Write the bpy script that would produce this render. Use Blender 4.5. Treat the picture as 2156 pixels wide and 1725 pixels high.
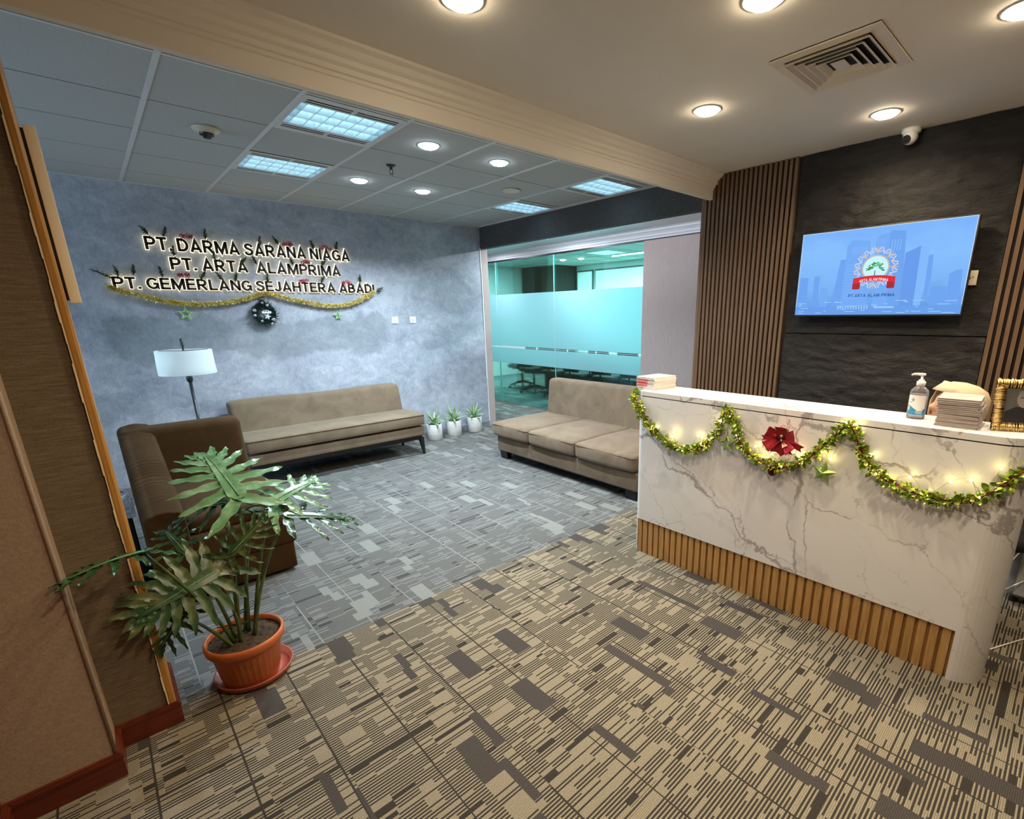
import bpy, bmesh, math, random
from mathutils import Vector, Matrix, noise
PI = math.pi
random.seed(7)
S = bpy.context.scene
C = S.collection
for o in list(bpy.data.objects):
    bpy.data.objects.remove(o)

# ------------------------------------------------------------------ camera, world, exposure
def make_camera():
    pit, yaw, rol, F, CX, CY = -.2725, .7628, -.0122, 1030.5, 1197.5, 947.9
    f = Vector((math.sin(yaw)*math.cos(pit), math.cos(yaw)*math.cos(pit), math.sin(pit)))
    r = Vector((math.cos(yaw), -math.sin(yaw), 0)); u = r.cross(f)
    c, s = math.cos(rol), math.sin(rol)
    r2, u2 = c*r+s*u, -s*r+c*u
    cd = bpy.data.cameras.new('camera'); cam = bpy.data.objects.new('camera', cd); C.objects.link(cam)
    m = Matrix((r2, u2, -f)).transposed().to_4x4(); m.translation = Vector((0, 0, 1.6))
    cam.matrix_world = m
    cd.sensor_fit = 'HORIZONTAL'; cd.sensor_width = 36; cd.lens = F/2156*36
    cd.shift_x = (1078-CX)/2156; cd.shift_y = (CY-862.5)/2156
    cd.clip_start = .02; cd.clip_end = 60
    S.camera = cam
make_camera()
W = bpy.data.worlds.new('world'); S.world = W; W.use_nodes = True
W.node_tree.nodes['Background'].inputs[0].default_value = (1.0, .80, .58, 1)
W.node_tree.nodes['Background'].inputs[1].default_value = .10
S.view_settings.view_transform = 'Standard'; S.view_settings.look = 'None'
S.view_settings.gamma = 1; S.view_settings.use_curve_mapping = False
S.view_settings.exposure = 0.0
S.cycles.max_bounces = 10; S.cycles.transparent_max_bounces = 16; S.cycles.diffuse_bounces = 5
S.cycles.sample_clamp_indirect = 6; S.cycles.sample_clamp_direct = 0
S.cycles.caustics_reflective = False; S.cycles.caustics_refractive = False
WARM_W, COOL_W, ROOM_W = 13, 41, 290
WARM, COOL = (1.0, .81, .58), (.74, .88, 1.0)

# ------------------------------------------------------------------ material helpers
class NT:
    def __init__(s, name):
        s.m = bpy.data.materials.new(name); s.m.use_nodes = True
        s.t = s.m.node_tree; s.t.nodes.clear()
        s.out = s.t.nodes.new('ShaderNodeOutputMaterial')
    def n(s, typ, props=None, **ins):
        nd = s.t.nodes.new('ShaderNode'+typ)
        for k, v in (props or {}).items(): setattr(nd, k, v)
        for k, v in ins.items():
            key = int(k[1:]) if k[0] == 'i' and k[1:].isdigit() else k.replace('_', ' ')
            s.set(nd.inputs[key], v)
        return nd
    def set(s, inp, v):
        if isinstance(v, bpy.types.NodeSocket): s.t.links.new(v, inp)
        elif isinstance(v, bpy.types.Node): s.t.links.new(v.outputs[0], inp)
        elif isinstance(v, (tuple, list)) and len(v) == 3 and inp.type == 'RGBA': inp.default_value = (*v, 1)
        else: inp.default_value = v
    def ma(s, op, a, b=0.0, c=0.0):
        nd = s.t.nodes.new('ShaderNodeMath'); nd.operation = op
        s.set(nd.inputs[0], a); s.set(nd.inputs[1], b)
        if op in ('MULTIPLY_ADD', 'COMPARE', 'SMOOTH_MIN'): s.set(nd.inputs[2], c)
        return nd.outputs[0]
    def mix(s, f, a, b, blend='MIX'):
        nd = s.t.nodes.new('ShaderNodeMix'); nd.data_type = 'RGBA'; nd.blend_type = blend
        s.set(nd.inputs[0], f); s.set(nd.inputs[6], a); s.set(nd.inputs[7], b)
        return nd.outputs[2]
    def ramp(s, f, stops, interp='LINEAR'):
        nd = s.t.nodes.new('ShaderNodeValToRGB'); cr = nd.color_ramp; cr.interpolation = interp
        while len(cr.elements) < len(stops): cr.elements.new(.5)
        for e, (p, c) in zip(cr.elements, stops):
            e.position = p; e.color = (c, c, c, 1) if isinstance(c, (int, float)) else (*c, 1)
        s.set(nd.inputs[0], f); return nd.outputs[0]
    def pos(s): return s.n('NewGeometry').outputs['Position']
    def obj(s): return s.n('TexCoord').outputs['Object']
    def mapv(s, v, sc=(1, 1, 1), rot=(0, 0, 0)):
        nd = s.n('Mapping'); s.set(nd.inputs[0], v); nd.inputs['Scale'].default_value = sc; nd.inputs['Rotation'].default_value = rot
        return nd.outputs[0]
    def noise(s, v, scale, detail=4, rough=.55, dist=0.0):
        nd = s.n('TexNoise'); s.set(nd.inputs['Vector'], v)
        nd.inputs['Scale'].default_value = scale; nd.inputs['Detail'].default_value = detail
        nd.inputs['Roughness'].default_value = rough; nd.inputs['Distortion'].default_value = dist
        return nd.outputs[0]
    def bump(s, h, strength=.3, dist=.01):
        nd = s.n('Bump'); s.set(nd.inputs['Height'], h); nd.inputs['Strength'].default_value = strength; nd.inputs['Distance'].default_value = dist
        return nd.outputs[0]
    def bsdf(s, col=(.8, .8, .8), rough=.5, metal=0.0, normal=None, emit=None, es=0.0, spec=.5, **kw):
        nd = s.n('BsdfPrincipled')
        s.set(nd.inputs['Base Color'], col); s.set(nd.inputs['Roughness'], rough); s.set(nd.inputs['Metallic'], metal)
        s.set(nd.inputs['Specular IOR Level'], spec)
        if normal is not None: s.set(nd.inputs['Normal'], normal)
        if emit is not None:
            s.set(nd.inputs['Emission Color'], emit); s.set(nd.inputs['Emission Strength'], es)
        for k, v in kw.items(): s.set(nd.inputs[k.replace('_', ' ')], v)
        s.t.links.new(nd.outputs[0], s.out.inputs[0]); return nd
    def surf(s, sh): s.set(s.out.inputs[0], sh); return s.m

def P(name, col, rough=.5, metal=0.0, spec=.5, **kw):
    t = NT(name); t.bsdf(col, rough, metal, spec=spec, **kw); return t.m
def EM(name, col, st):
    t = NT(name); return t.surf(t.n('Emission', Color=col, Strength=st))
def noisy(name, c1, c2, scale, rough=.8, bump=.2, bdist=.003, stretch=(1, 1, 1), detail=5, metal=0, sheen=0.0, world=True, spec=.4):
    t = NT(name); v = t.mapv(t.pos() if world else t.obj(), stretch)
    nz = t.noise(v, scale, detail)
    col = t.ramp(nz, [(.3, c1), (.7, c2)])
    nd = t.bsdf(col, rough, metal, t.bump(nz, bump, bdist), spec=spec)
    if sheen: nd.inputs['Sheen Weight'].default_value = sheen
    return t.m

def carpet(name, base, dark, block, seam, dens, block_p, off):
    t = NT(name)
    sx = t.n('SeparateXYZ'); t.set(sx.inputs[0], t.pos())
    x = t.ma('ADD', sx.outputs[0], 20.13+off); y = t.ma('ADD', sx.outputs[1], 20.07)
    def fl(a): return t.ma('FLOOR', a)
    def hsh(a, b, c=0.0):
        cv = t.n('CombineXYZ'); t.set(cv.inputs[0], a); t.set(cv.inputs[1], b); t.set(cv.inputs[2], c)
        w = t.n('TexWhiteNoise', {'noise_dimensions': '3D'}); t.set(w.inputs['Vector'], cv.outputs[0]); return w.outputs['Value']
    u = t.ma('DIVIDE', x, .5); ui = fl(u); fx = t.ma('FRACT', u)
    jit = t.ma('MULTIPLY', t.ma('SUBTRACT', hsh(ui, fl(t.ma('DIVIDE', y, .31)), 9.0), .5), .1)
    fxj = t.ma('FRACT', t.ma('ADD', fx, jit))
    cuts = [0, .13, .30, .40, .58, .66, .83, .90]
    k = t.ramp(fxj, [(c, i/10) for i, c in enumerate(cuts)], 'CONSTANT')
    k = t.ma('ROUND', t.ma('MULTIPLY', k, 10.0))
    lane = t.ma('ADD', t.ma('MULTIPLY', ui, 8.0), k)
    yb = t.ma('ADD', t.ma('DIVIDE', y, .21), hsh(lane, 3.0)); B = fl(yb)
    h1 = hsh(lane, B, 1.0)
    pair = fl(t.ma('DIVIDE', lane, 2.0))
    yb2 = t.ma('ADD', t.ma('DIVIDE', y, .13), hsh(pair, 5.0)); B2 = fl(yb2)
    hm = hsh(pair, B2, 2.0)
    quad = fl(t.ma('DIVIDE', lane, 4.0))
    h4 = hsh(quad, fl(t.ma('DIVIDE', y, .085)), 7.0)
    def sel(c, a, b):  # c in 0/1
        return t.ma('ADD', t.ma('MULTIPLY', c, a), t.ma('MULTIPLY', t.ma('SUBTRACT', 1.0, c), b))
    G = sel(t.ma('LESS_THAN', hm, .45), t.ma('ADD', pair, 1000.0), lane)
    G = sel(t.ma('LESS_THAN', h4, .16), t.ma('ADD', quad, 5000.0), G)
    d = t.ma('MULTIPLY', hsh(lane, B, 4.0), 1.0)
    dd = t.ma('MULTIPLY_ADD', d, dens[1]-dens[0], dens[0])
    even = t.ma('LESS_THAN', t.ma('FRACT', t.ma('DIVIDE', y, 0.0124)), .5)
    s1 = t.ma('MULTIPLY', even, t.ma('LESS_THAN', hsh(G, fl(t.ma('DIVIDE', y, 0.0124)), 11.0), dd))
    s2 = t.ma('LESS_THAN', hsh(G, fl(t.ma('DIVIDE', y, .0186)), 12.0), t.ma('MULTIPLY', dd, .06))
    st = t.ma('MAXIMUM', s1, s2)
    isb = t.ma('LESS_THAN', h1, block_p)
    lx = t.ma('FRACT', t.ma('ADD', t.ma('DIVIDE', x, .25), .02))
    ln = t.ma('MULTIPLY', t.ma('LESS_THAN', lx, .028), t.ma('LESS_THAN', hsh(fl(t.ma('DIVIDE', x, .25)), fl(t.ma('DIVIDE', y, .37)), 21.0), .8))
    col = t.mix(st, base, dark); col = t.mix(ln, col, seam); col = t.mix(isb, col, block)
    rib = t.ma('FRACT', t.ma('DIVIDE', y, 0.0062))
    ribm = t.ma('MULTIPLY_ADD', t.ma('SINE', t.ma('MULTIPLY', rib, PI)), .50, .58)
    nz = t.noise(t.mapv(t.pos(), (1, .6, 1)), 330, 2, .6)
    sh = t.ma('MULTIPLY', ribm, t.ma('MULTIPLY_ADD', nz, 1.5, .25))
    col = t.mix(1.0, col, t.n('CombineColor', Red=sh, Green=sh, Blue=sh).outputs[0], 'MULTIPLY')
    bh = t.ma('ADD', t.ma('MULTIPLY', nz, .6), ribm)
    nd = t.bsdf(col, .95, 0, t.bump(bh, .35, .003), spec=.12)
    return t.m

def plaster():
    t = NT('trowelled_concrete_plaster'); p = t.pos()
    v = t.mapv(p, (1, 1, 1.35))
    a = t.noise(v, 1.1, 4, .6, .6); b = t.noise(v, 5.5, 9, .68, 1.2); c = t.noise(t.mapv(p, (2.2, 1, 1), (0, .5, 0)), 17, 7, .65, 1.6)
    f = t.ma('ADD', t.ma('MULTIPLY', a, .75), t.ma('ADD', t.ma('MULTIPLY', b, .55), t.ma('MULTIPLY', c, .42)))
    col = t.ramp(f, [(.55, (.185, .205, .24)), (.74, (.29, .318, .375)), (.90, (.40, .43, .495)), (1.0, (.50, .53, .59))])
    sx = t.n('SeparateXYZ'); t.set(sx.inputs[0], p)
    # a darker repaired band of plaster with a ragged edge, at head height
    edge = t.ma('MULTIPLY', t.ma('SUBTRACT', t.noise(t.mapv(p, (1, 1, .6)), 2.6, 6), .5), .55)
    zz = t.ma('ADD', sx.outputs[2], edge)
    dz = t.ma('ABSOLUTE', t.ma('SUBTRACT', zz, 1.42))
    xx = t.ma('ADD', sx.outputs[0], t.ma('MULTIPLY', edge, 1.2))
    m = t.ma('MULTIPLY', t.ramp(dz, [(.17, 1), (.225, 0)]), t.ramp(t.ma('DIVIDE', xx, 4.0), [(.03, 0), (.045, 1), (.66, 1), (.69, 0)]))
    col = t.mix(t.ma('MULTIPLY', m, .42), col, (.13, .165, .17))
    t.bsdf(col, .55, 0, t.bump(f, .35, .006), spec=.35); return t.m

def marble():
    t = NT('white_veined_marble'); p = t.pos()
    def net(scale, seed, dist, ns, wid, lo, hi, rot):
        q = t.n('VectorMath', {'operation': 'ADD'}); t.set(q.inputs[0], p); q.inputs[1].default_value = (seed, seed*1.7, seed*.6)
        nz = t.n('TexNoise'); t.set(nz.inputs['Vector'], q.outputs[0]); nz.inputs['Scale'].default_value = ns; nz.inputs['Detail'].default_value = 6; nz.inputs['Roughness'].default_value = .6
        of = t.n('VectorMath', {'operation': 'MULTIPLY_ADD'}); t.set(of.inputs[0], nz.outputs['Color']); of.inputs[1].default_value = (dist,)*3; t.set(of.inputs[2], q.outputs[0])
        v = t.n('TexVoronoi', {'feature': 'DISTANCE_TO_EDGE'}); t.set(v.inputs['Vector'], t.mapv(t.mapv(of.outputs[0], (1, 1, 1), (rot, 0, 0)), (1, 1, .45))); v.inputs['Scale'].default_value = scale
        m = t.ramp(t.noise(q.outputs[0], 1.9, 4, .6), [(lo, 0), (hi, 1)])
        w = t.ma('MULTIPLY_ADD', t.ramp(t.noise(q.outputs[0], 5.0, 3), [(.45, .12), (.75, 1)]), wid, wid*.22)
        return t.ma('MULTIPLY', t.ramp(t.ma('DIVIDE', v.outputs[0], w), [(0, 1), (.45, .8), (1, 0)]), m)
    a = net(1.5, 3.3, .42, 2.4, .021, .30, .42, .80); b_ = net(2.9, 7.9, .30, 3.2, .017, .42, .53, .80)
    c = net(1.2, 12.4, .5, 2.0, .060, .50, .66, .80); d = net(4.6, 5.2, .22, 5.0, .014, .48, .60, .80)
    vv = t.ma('MAXIMUM', t.ma('MULTIPLY', a, .95), t.ma('MAXIMUM', t.ma('MULTIPLY', b_, .85), t.ma('MAXIMUM', t.ma('MULTIPLY', c, .45), t.ma('MULTIPLY', d, .6))))
    base = t.ramp(t.noise(p, 1.4, 4), [(.3, (.70, .68, .66)), (.7, (.80, .79, .77))])
    t.bsdf(t.mix(t.ma('MULTIPLY', vv, .8), base, (.25, .225, .225)), .32, spec=.4); return t.m

def wood(name, c1, c2, rough=.45, stretch=(18, 18, 1.2), bump=.1):
    t = NT(name); p = t.pos()
    n = t.noise(t.mapv(p, stretch), 3.2, 6, .6, 1.0)
    t.bsdf(t.ramp(n, [(.3, c1), (.68, c2)]), rough, 0, t.bump(n, bump, .002), spec=.35); return t.m

def weave(name, c1, c2, stretch=(9, 9, 120), rough=.75):
    t = NT(name); p = t.pos()
    n = t.noise(t.mapv(p, stretch), 1.6, 4, .65); g = t.noise(p, 220, 2)
    f = t.ma('ADD', t.ma('MULTIPLY', n, .75), t.ma('MULTIPLY', g, .35))
    t.bsdf(t.ramp(f, [(.38, c1), (.72, c2)]), rough, 0, t.bump(f, .45, .003), spec=.25); return t.m

def glass_mat(name, tint, refl=.09):
    t = NT(name)
    lw = t.n('LayerWeight', Blend=.25)
    f = t.ma('MULTIPLY_ADD', lw.outputs['Fresnel'], .8, refl*.25)
    tr = t.n('BsdfTransparent', Color=tint); gl = t.n('BsdfGlossy', Color=(1, 1, 1), Roughness=.01)
    mx = t.n('MixShader'); t.set(mx.inputs[0], f); t.set(mx.inputs[1], tr); t.set(mx.inputs[2], gl)
    return t.surf(mx)
def frost_mat():
    t = NT('frosted_film')
    tl = t.n('BsdfTranslucent', Color=(.55, .69, .73)); df = t.n('BsdfDiffuse', Color=(.46, .64, .70))
    tp = t.n('BsdfTransparent', Color=(.45, .80, .86))
    a = t.n('MixShader'); a.inputs[0].default_value = .35; t.set(a.inputs[1], tl); t.set(a.inputs[2], df)
    b = t.n('MixShader'); b.inputs[0].default_value = .06; t.set(b.inputs[1], a.outputs[0]); t.set(b.inputs[2], tp)
    return t.surf(b)

def stone():
    t = NT('black_slate_cladding'); p = t.pos()
    n = t.noise(t.mapv(p, (1, 1, 2.4), (.12, 0, 0)), 6.5, 9, .66, .8)
    f = t.noise(t.mapv(p, (1, 1.0, 2.2)), 40, 6, .7)
    col = t.ramp(n, [(.3, (.005, .0045, .004)), (.7, (.020, .0175, .015))])
    t.bsdf(col, .47, 0, t.bump(t.ma('ADD', n, t.ma('MULTIPLY', f, .35)), .8, .02), spec=.3); return t.m

def suede(name, c1, c2, sheen=.3):
    t = NT(name); p = t.pos()
    a = t.noise(p, 4.5, 5, .6, .8); b = t.noise(p, 300, 2)
    f = t.ma('ADD', t.ma('MULTIPLY', a, .85), t.ma('MULTIPLY', b, .2))
    nd = t.bsdf(t.ramp(f, [(.35, c1), (.68, c2)]), .9, 0, t.bump(b, .12, .002), spec=.15)
    nd.inputs['Sheen Weight'].default_value = sheen; nd.inputs['Sheen Roughness'].default_value = .4
    nd.inputs['Sheen Tint'].default_value = (.9, .8, .65, 1)
    return t.m

def leafmat(name, c1, c2, rough=.3, scale=14, edge=None):
    t = NT(name); v = t.obj()
    n = t.noise(v, scale, 4)
    col = t.ramp(n, [(.47, c1), (.66, c2)])
    nd = t.bsdf(col, rough, 0, t.bump(n, .1, .002), spec=.5)
    return t.m

M = {}
M['carpet_tan'] = carpet('tan_striped_carpet', (.262, .224, .155), (.043, .037, .030), (.066, .058, .052), (.045, .039, .032), (.40, .98), .10, 0)
M['carpet_grey'] = carpet('grey_striped_carpet', (.172, .172, .160), (.066, .065, .062), (.215, .22, .20), (.23, .23, .215), (.5, .98), .06, 7.3)
M['carpet_room'] = carpet('dark_meeting_carpet', (.17, .20, .19), (.09, .115, .11), (.26, .30, .29), (.12, .15, .14), (.2, .6), .14, 3.1)
M['plaster'] = plaster(); M['marble'] = marble(); M['stone'] = stone()
M['ceil_paint'] = noisy('cream_ceiling_paint', (.70, .64, .54), (.73, .67, .57), 3, .85, .05)
M['beam_paint'] = noisy('cream_beam_paint', (.74, .68, .57), (.77, .71, .60), 3, .75, .05)
M['tile'] = noisy('mineral_ceiling_tile', (.425, .425, .405), (.495, .495, .475), 90, .95, .35, .002)
M['tbar'] = P('white_ceiling_rail', (.62, .62, .60), .5)
M['void'] = P('dark_ceiling_void', (.01, .01, .01), .9)
M['bulkhead'] = noisy('charcoal_bulkhead_paint', (.062, .058, .057), (.08, .076, .074), 30, .85, .15)
M['wall_brown'] = weave('brown_grasscloth_wallpaper', (.105, .075, .043), (.20, .145, .086))
M['wall_tan'] = weave('tan_fine_wallpaper', (.29, .205, .135), (.40, .285, .195), (60, 60, 60))
M['mauve'] = weave('mauve_woven_panel', (.40, .325, .295), (.52, .435, .40), (140, 140, 6))
M['trim_white'] = P('white_moulding_paint', (.72, .74, .78), .5)
M['orange_wood'] = wood('orange_varnished_wood', (.34, .155, .03), (.50, .245, .055), .35)
M['red_wood'] = wood('dark_red_varnished_skirting', (.085, .016, .007), (.14, .028, .012), .32, (2, 2, 30))
M['cream_edge'] = P('cream_paint_edge', (.78, .66, .44), .5)
M['slat_brown'] = wood('brown_wall_slats', (.10, .058, .03), (.165, .10, .055), .45)
M['slat_oak'] = wood('oak_counter_slats', (.36, .19, .06), (.54, .31, .11), .45, (14, 14, 1.5))
M['slat_gap'] = P('dark_slat_gap', (.02, .011, .006), .7)
M['alu_dark'] = P('dark_frame_metal', (.025, .02, .018), .4, .3)
M['glass'] = glass_mat('teal_glass', (.56, .87, .85))
M['frost'] = frost_mat()
M['white_film'] = P('white_film_line', (.75, .92, .95), .6)
M['room_wall'] = P('pale_room_wall', (.62, .66, .64), .85)
M['room_wood'] = wood('dark_room_cabinet', (.022, .018, .015), (.05, .04, .034), .5)
M['room_ceiling'] = P('pale_room_ceiling', (.5, .55, .53), .9)
M['blind'] = P('white_blind_daylight_glow', (.85, .9, .88), .8, emit=(.9, 1, .98), es=.45)  # even glow stands in for daylight on the blinds
M['black_plastic'] = P('black_plastic', (.012, .012, .013), .45)
M['black_mesh'] = noisy('black_chair_fabric', (.010, .010, .011), (.02, .02, .021), 120, .9, .2)
M['table_black'] = P('black_table_laminate', (.012, .012, .014), .3)
M['sofa'] = suede('taupe_suede', (.138, .098, .063), (.198, .147, .098))
M['sofa_seam'] = P('dark_sofa_piping', (.075, .048, .028), .9)
M['chair_brown'] = suede('dark_brown_upholstery', (.040, .020, .006), (.060, .032, .011), .05)
M['black_wood'] = P('black_stained_wood', (.008, .007, .007), .4)
M['white_pot'] = noisy('white_cement_pot', (.55, .55, .52), (.70, .70, .66), 35, .8, .3, .004, world=False)
M['soil'] = noisy('dark_potting_soil', (.018, .011, .006), (.085, .05, .025), 60, .95, .9, .012)
M['terracotta'] = noisy('orange_terracotta_plastic', (.40, .095, .022), (.50, .13, .032), 20, .42, .05)
M['saucer'] = noisy('red_terracotta_plastic', (.30, .065, .035), (.36, .085, .045), 20, .45, .05)
M['leaf_dark'] = leafmat('dark_green_leaf', (.022, .060, .016), (.050, .115, .032), .28)
M['leaf_pale'] = leafmat('cool_lit_green_leaf', (.11, .24, .10), (.22, .38, .21), .26)  # paler tone stands in for cool light reflecting off the upper leaves
M['leaf_dry'] = leafmat('yellowing_green_leaf', (.028, .070, .02), (.135, .15, .055), .35, 11)
M['stalk'] = leafmat('green_stalk', (.05, .085, .02), (.10, .14, .035), .4)
M['leaf_var'] = leafmat('variegated_leaf', (.12, .30, .09), (.26, .45, .18), .4, 30)
M['leaf_cream'] = P('cream_leaf_centre', (.66, .76, .48), .45)
M['steel_dark'] = P('gunmetal', (.06, .065, .07), .35, .7)
M['white_plastic'] = P('white_plastic', (.78, .77, .74), .4)
M['cream_plastic'] = P('cream_plastic', (.66, .58, .44), .45)
M['paper'] = noisy('white_paper', (.68, .62, .56), (.80, .74, .68), 40, .8, .05, world=False)
M['paper_grey'] = noisy('grey_printed_paper', (.36, .31, .28), (.52, .46, .42), 30, .75, .1, stretch=(1, 1, 12))
M['red_print'] = P('red_print', (.72, .10, .08), .6)
M['gold'] = noisy('gold_leafed_resin', (.62, .40, .13), (.85, .65, .30), 60, .3, .4, .004, metal=.85)
M['gold_foil'] = P('gold_foil', (.78, .58, .09), .35, .4)
M['gold_foil2'] = P('sparkle_gold_foil', (1.0, .92, .45), .25, .3)  # paler strands carry the tinsel's sparkle in their colour
M['green_foil'] = P('green_foil', (.22, .34, .035), .3, .45)
M['lime_foil'] = P('lime_foil', (.72, .78, .12), .3, .35)  # garland's lime leaves, brightened to carry painted highlights and bulb glow
M['red_foil'] = P('dark_red_foil', (.24, .035, .02), .35, .5)
M['star_green'] = P('green_metallic_star', (.30, .46, .12), .3, .4)
M['star_lime'] = P('pale_green_star', (.50, .80, .34), .4, .0)
M['fir'] = leafmat('dark_fir_needles', (.012, .035, .018), (.03, .06, .04), .6, 40)
M['fir_blue'] = leafmat('dark_bluish_fir_needles', (.012, .035, .035), (.05, .09, .09), .6, 40)
M['sprig'] = leafmat('green_artificial_sprig', (.035, .075, .018), (.12, .15, .045), .55, 40)
M['glit_red'] = noisy('red_glitter', (.25, .008, .02), (.55, .02, .05), 400, .4, .6, .003, metal=.4)
M['ribbon'] = noisy('red_gauze_ribbon', (.30, .008, .018), (.52, .03, .045), 160, .4, .3, .002, metal=.25)
M['ribbon_gold'] = P('sheer_gold_petal', (.90, .52, .32), .35, .2)
M['silver'] = P('silver_bauble', (.80, .82, .83), .18, .95)
M['bauble'] = P('dark_red_bauble', (.10, .012, .012), .1, .75)
M['letter'] = P('dark_brown_letter_face', (.018, .011, .007), .4)
M['letter_glow'] = EM('backlit_acrylic_edge', (1.0, .88, .62), 1.8)
M['bulb'] = EM('fairy_bulb', (1.0, .80, .30), 60)
M['wire'] = P('thin_copper_wire', (.55, .45, .20), .4, .6)
M['skin'] = P('warm_skin', (.60, .36, .24), .55)
M['hijab'] = weave('beige_woven_headscarf', (.52, .40, .26), (.66, .53, .36), (90, 90, 90))
M['blouse'] = P('beige_blouse', (.45, .36, .26), .8)
M['trouser'] = P('dark_trousers', (.03, .03, .035), .8)
M['warm_lens'] = EM('warm_downlight_lens', (1.0, .84, .62), 85)
M['cool_lens'] = EM('cool_downlight_lens', (.72, .87, 1.0), 45)
M['trof_lens'] = EM('troffer_lamp_panel', (.60, .87, 1.0), 8.5)
M['louver'] = P('pale_blue_louver_blade', (.68, .82, .88), .35, .2)
M['lamp_shade'] = None
def shade_mat():
    t = NT('white_fabric_shade')
    tl = t.n('BsdfTranslucent', Color=(.75, .88, .92)); df = t.n('BsdfDiffuse', Color=(.8, .86, .88))
    a = t.n('MixShader'); a.inputs[0].default_value = .5; t.set(a.inputs[1], tl); t.set(a.inputs[2], df)
    return t.surf(a)
M['lamp_shade'] = shade_mat()
def clear_mat(name, tint, refl=.08):
    return glass_mat(name, tint, refl)
def cloudy(name, tint, milky):
    t = NT(name); tr = t.n('BsdfTransparent', Color=tint); df = t.n('BsdfDiffuse', Color=(.78, .74, .78)); gl = t.n('BsdfGlossy', Color=(1, 1, 1), Roughness=.08)
    a = t.n('MixShader'); a.inputs[0].default_value = milky; t.set(a.inputs[1], tr); t.set(a.inputs[2], df)
    b = t.n('MixShader'); t.set(b.inputs[0], t.ma('MULTIPLY', t.n('LayerWeight', Blend=.3).outputs['Fresnel'], .7)); t.set(b.inputs[1], a.outputs[0]); t.set(b.inputs[2], gl)
    return t.surf(b)
M['clear'] = cloudy('clear_plastic', (.9, .88, .9), .12)
M['gel'] = cloudy('clear_gel', (.85, .84, .87), .30)

# ------------------------------------------------------------------ mesh helpers (world coordinates)
def nb(): return bmesh.new()
def box(bm, x0, x1, y0, y1, z0, z1, mi=0):
    vs = [bm.verts.new((x, y, z)) for z in (z0, z1) for y in (y0, y1) for x in (x0, x1)]
    for f in ((0, 2, 3, 1), (4, 5, 7, 6), (0, 1, 5, 4), (2, 6, 7, 3), (0, 4, 6, 2), (1, 3, 7, 5)):
        bm.faces.new([vs[i] for i in f]).material_index = mi
    return vs
def axis_pts(lo, hi, r, n, k=3):
    a = [lo+r*(1-math.cos(i/k*PI/2)) for i in range(k)]
    m = [lo+r+(hi-lo-2*r)*i/n for i in range(n+1)]
    b = [hi-r*(1-math.cos(i/k*PI/2)) for i in reversed(range(k))]
    return a+m+b
def rbox(bm, lo, hi, r, n=(3, 3, 3), fn=None, k=3):
    """box with rounded edges; fn(p, uvw) may displace the points"""
    lo, hi = Vector(lo), Vector(hi)
    A = [axis_pts(lo[i], hi[i], r, n[i], k) for i in range(3)]
    L = [len(a)-1 for a in A]; cache = {}
    def V(i, j, l):
        key = (i, j, l)
        if key not in cache:
            p = Vector((A[0][i], A[1][j], A[2][l]))
            q = Vector([min(max(p[c], lo[c]+r), hi[c]-r) for c in range(3)]); d = p-q
            if d.length > 1e-9: p = q+d.normalized()*r
            if fn: p = Vector(fn(p, [(p[c]-lo[c])/(hi[c]-lo[c]) for c in range(3)]))
            cache[key] = bm.verts.new(p)
        return cache[key]
    for ax in range(3):
        a, b = [(1, 2), (2, 0), (0, 1)][ax]
        for end in (0, L[ax]):
            for i in range(L[a]):
                for j in range(L[b]):
                    def idx(ii, jj):
                        t = [0, 0, 0]; t[ax] = end; t[a] = ii; t[b] = jj; return V(*t)
                    q = [idx(i, j), idx(i+1, j), idx(i+1, j+1), idx(i, j+1)]
                    if end == 0: q.reverse()
                    f = bm.faces.new(q); f.smooth = True
def frame_of(d):
    d = Vector(d).normalized(); a = Vector((0, 0, 1)) if abs(d.z) < .9 else Vector((1, 0, 0))
    s = d.cross(a).normalized(); return d, s, s.cross(d)
def tube(bm, pts, rad, seg=10, cap=True, smooth=True):
    pts = [Vector(p) for p in pts]; n = len(pts)
    rs = rad if isinstance(rad, (list, tuple)) else [rad]*n
    rings = []; prev = None
    for i, p in enumerate(pts):
        d = (pts[min(i+1, n-1)]-pts[max(i-1, 0)])
        _, s, u = frame_of(d)
        if prev is not None:
            s = (prev-d.normalized()*prev.dot(d.normalized())).normalized(); u = s.cross(d.normalized())
        prev = s
        rings.append([bm.verts.new(p+rs[i]*(math.cos(t)*s+math.sin(t)*u)) for t in [2*PI*k/seg for k in range(seg)]])
    for a, b in zip(rings, rings[1:]):
        for k in range(seg):
            f = bm.faces.new((a[k], a[(k+1) % seg], b[(k+1) % seg], b[k])); f.smooth = smooth
    if cap:
        bm.faces.new(rings[0][::-1]); bm.faces.new(rings[-1])
def lathe(bm, c, prof, seg=32, smooth=True, flute=None, close=False):
    """prof: (radius, z) list"""
    rings = []
    for r, z in prof:
        if r < 1e-6: rings.append([bm.verts.new((c[0], c[1], c[2]+z))])
        else:
            ring = []
            for k in range(seg):
                t = 2*PI*k/seg; rr = r*(flute(t, z) if flute else 1)
                ring.append(bm.verts.new((c[0]+rr*math.cos(t), c[1]+rr*math.sin(t), c[2]+z)))
            rings.append(ring)
    for a, b in zip(rings, rings[1:]):
        for k in range(seg):
            k2 = (k+1) % seg
            if len(a) == 1 and len(b) == 1: continue
            if len(a) == 1: q = (a[0], b[k2], b[k])
            elif len(b) == 1: q = (a[k], a[k2], b[0])
            else: q = (a[k], a[k2], b[k2], b[k])
            f = bm.faces.new(q); f.smooth = smooth
def cyl(bm, c, r, z0, z1, seg=28):
    lathe(bm, (c[0], c[1], 0), [(0, z0), (r, z0), (r, z1), (0, z1)], seg, False)
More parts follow.
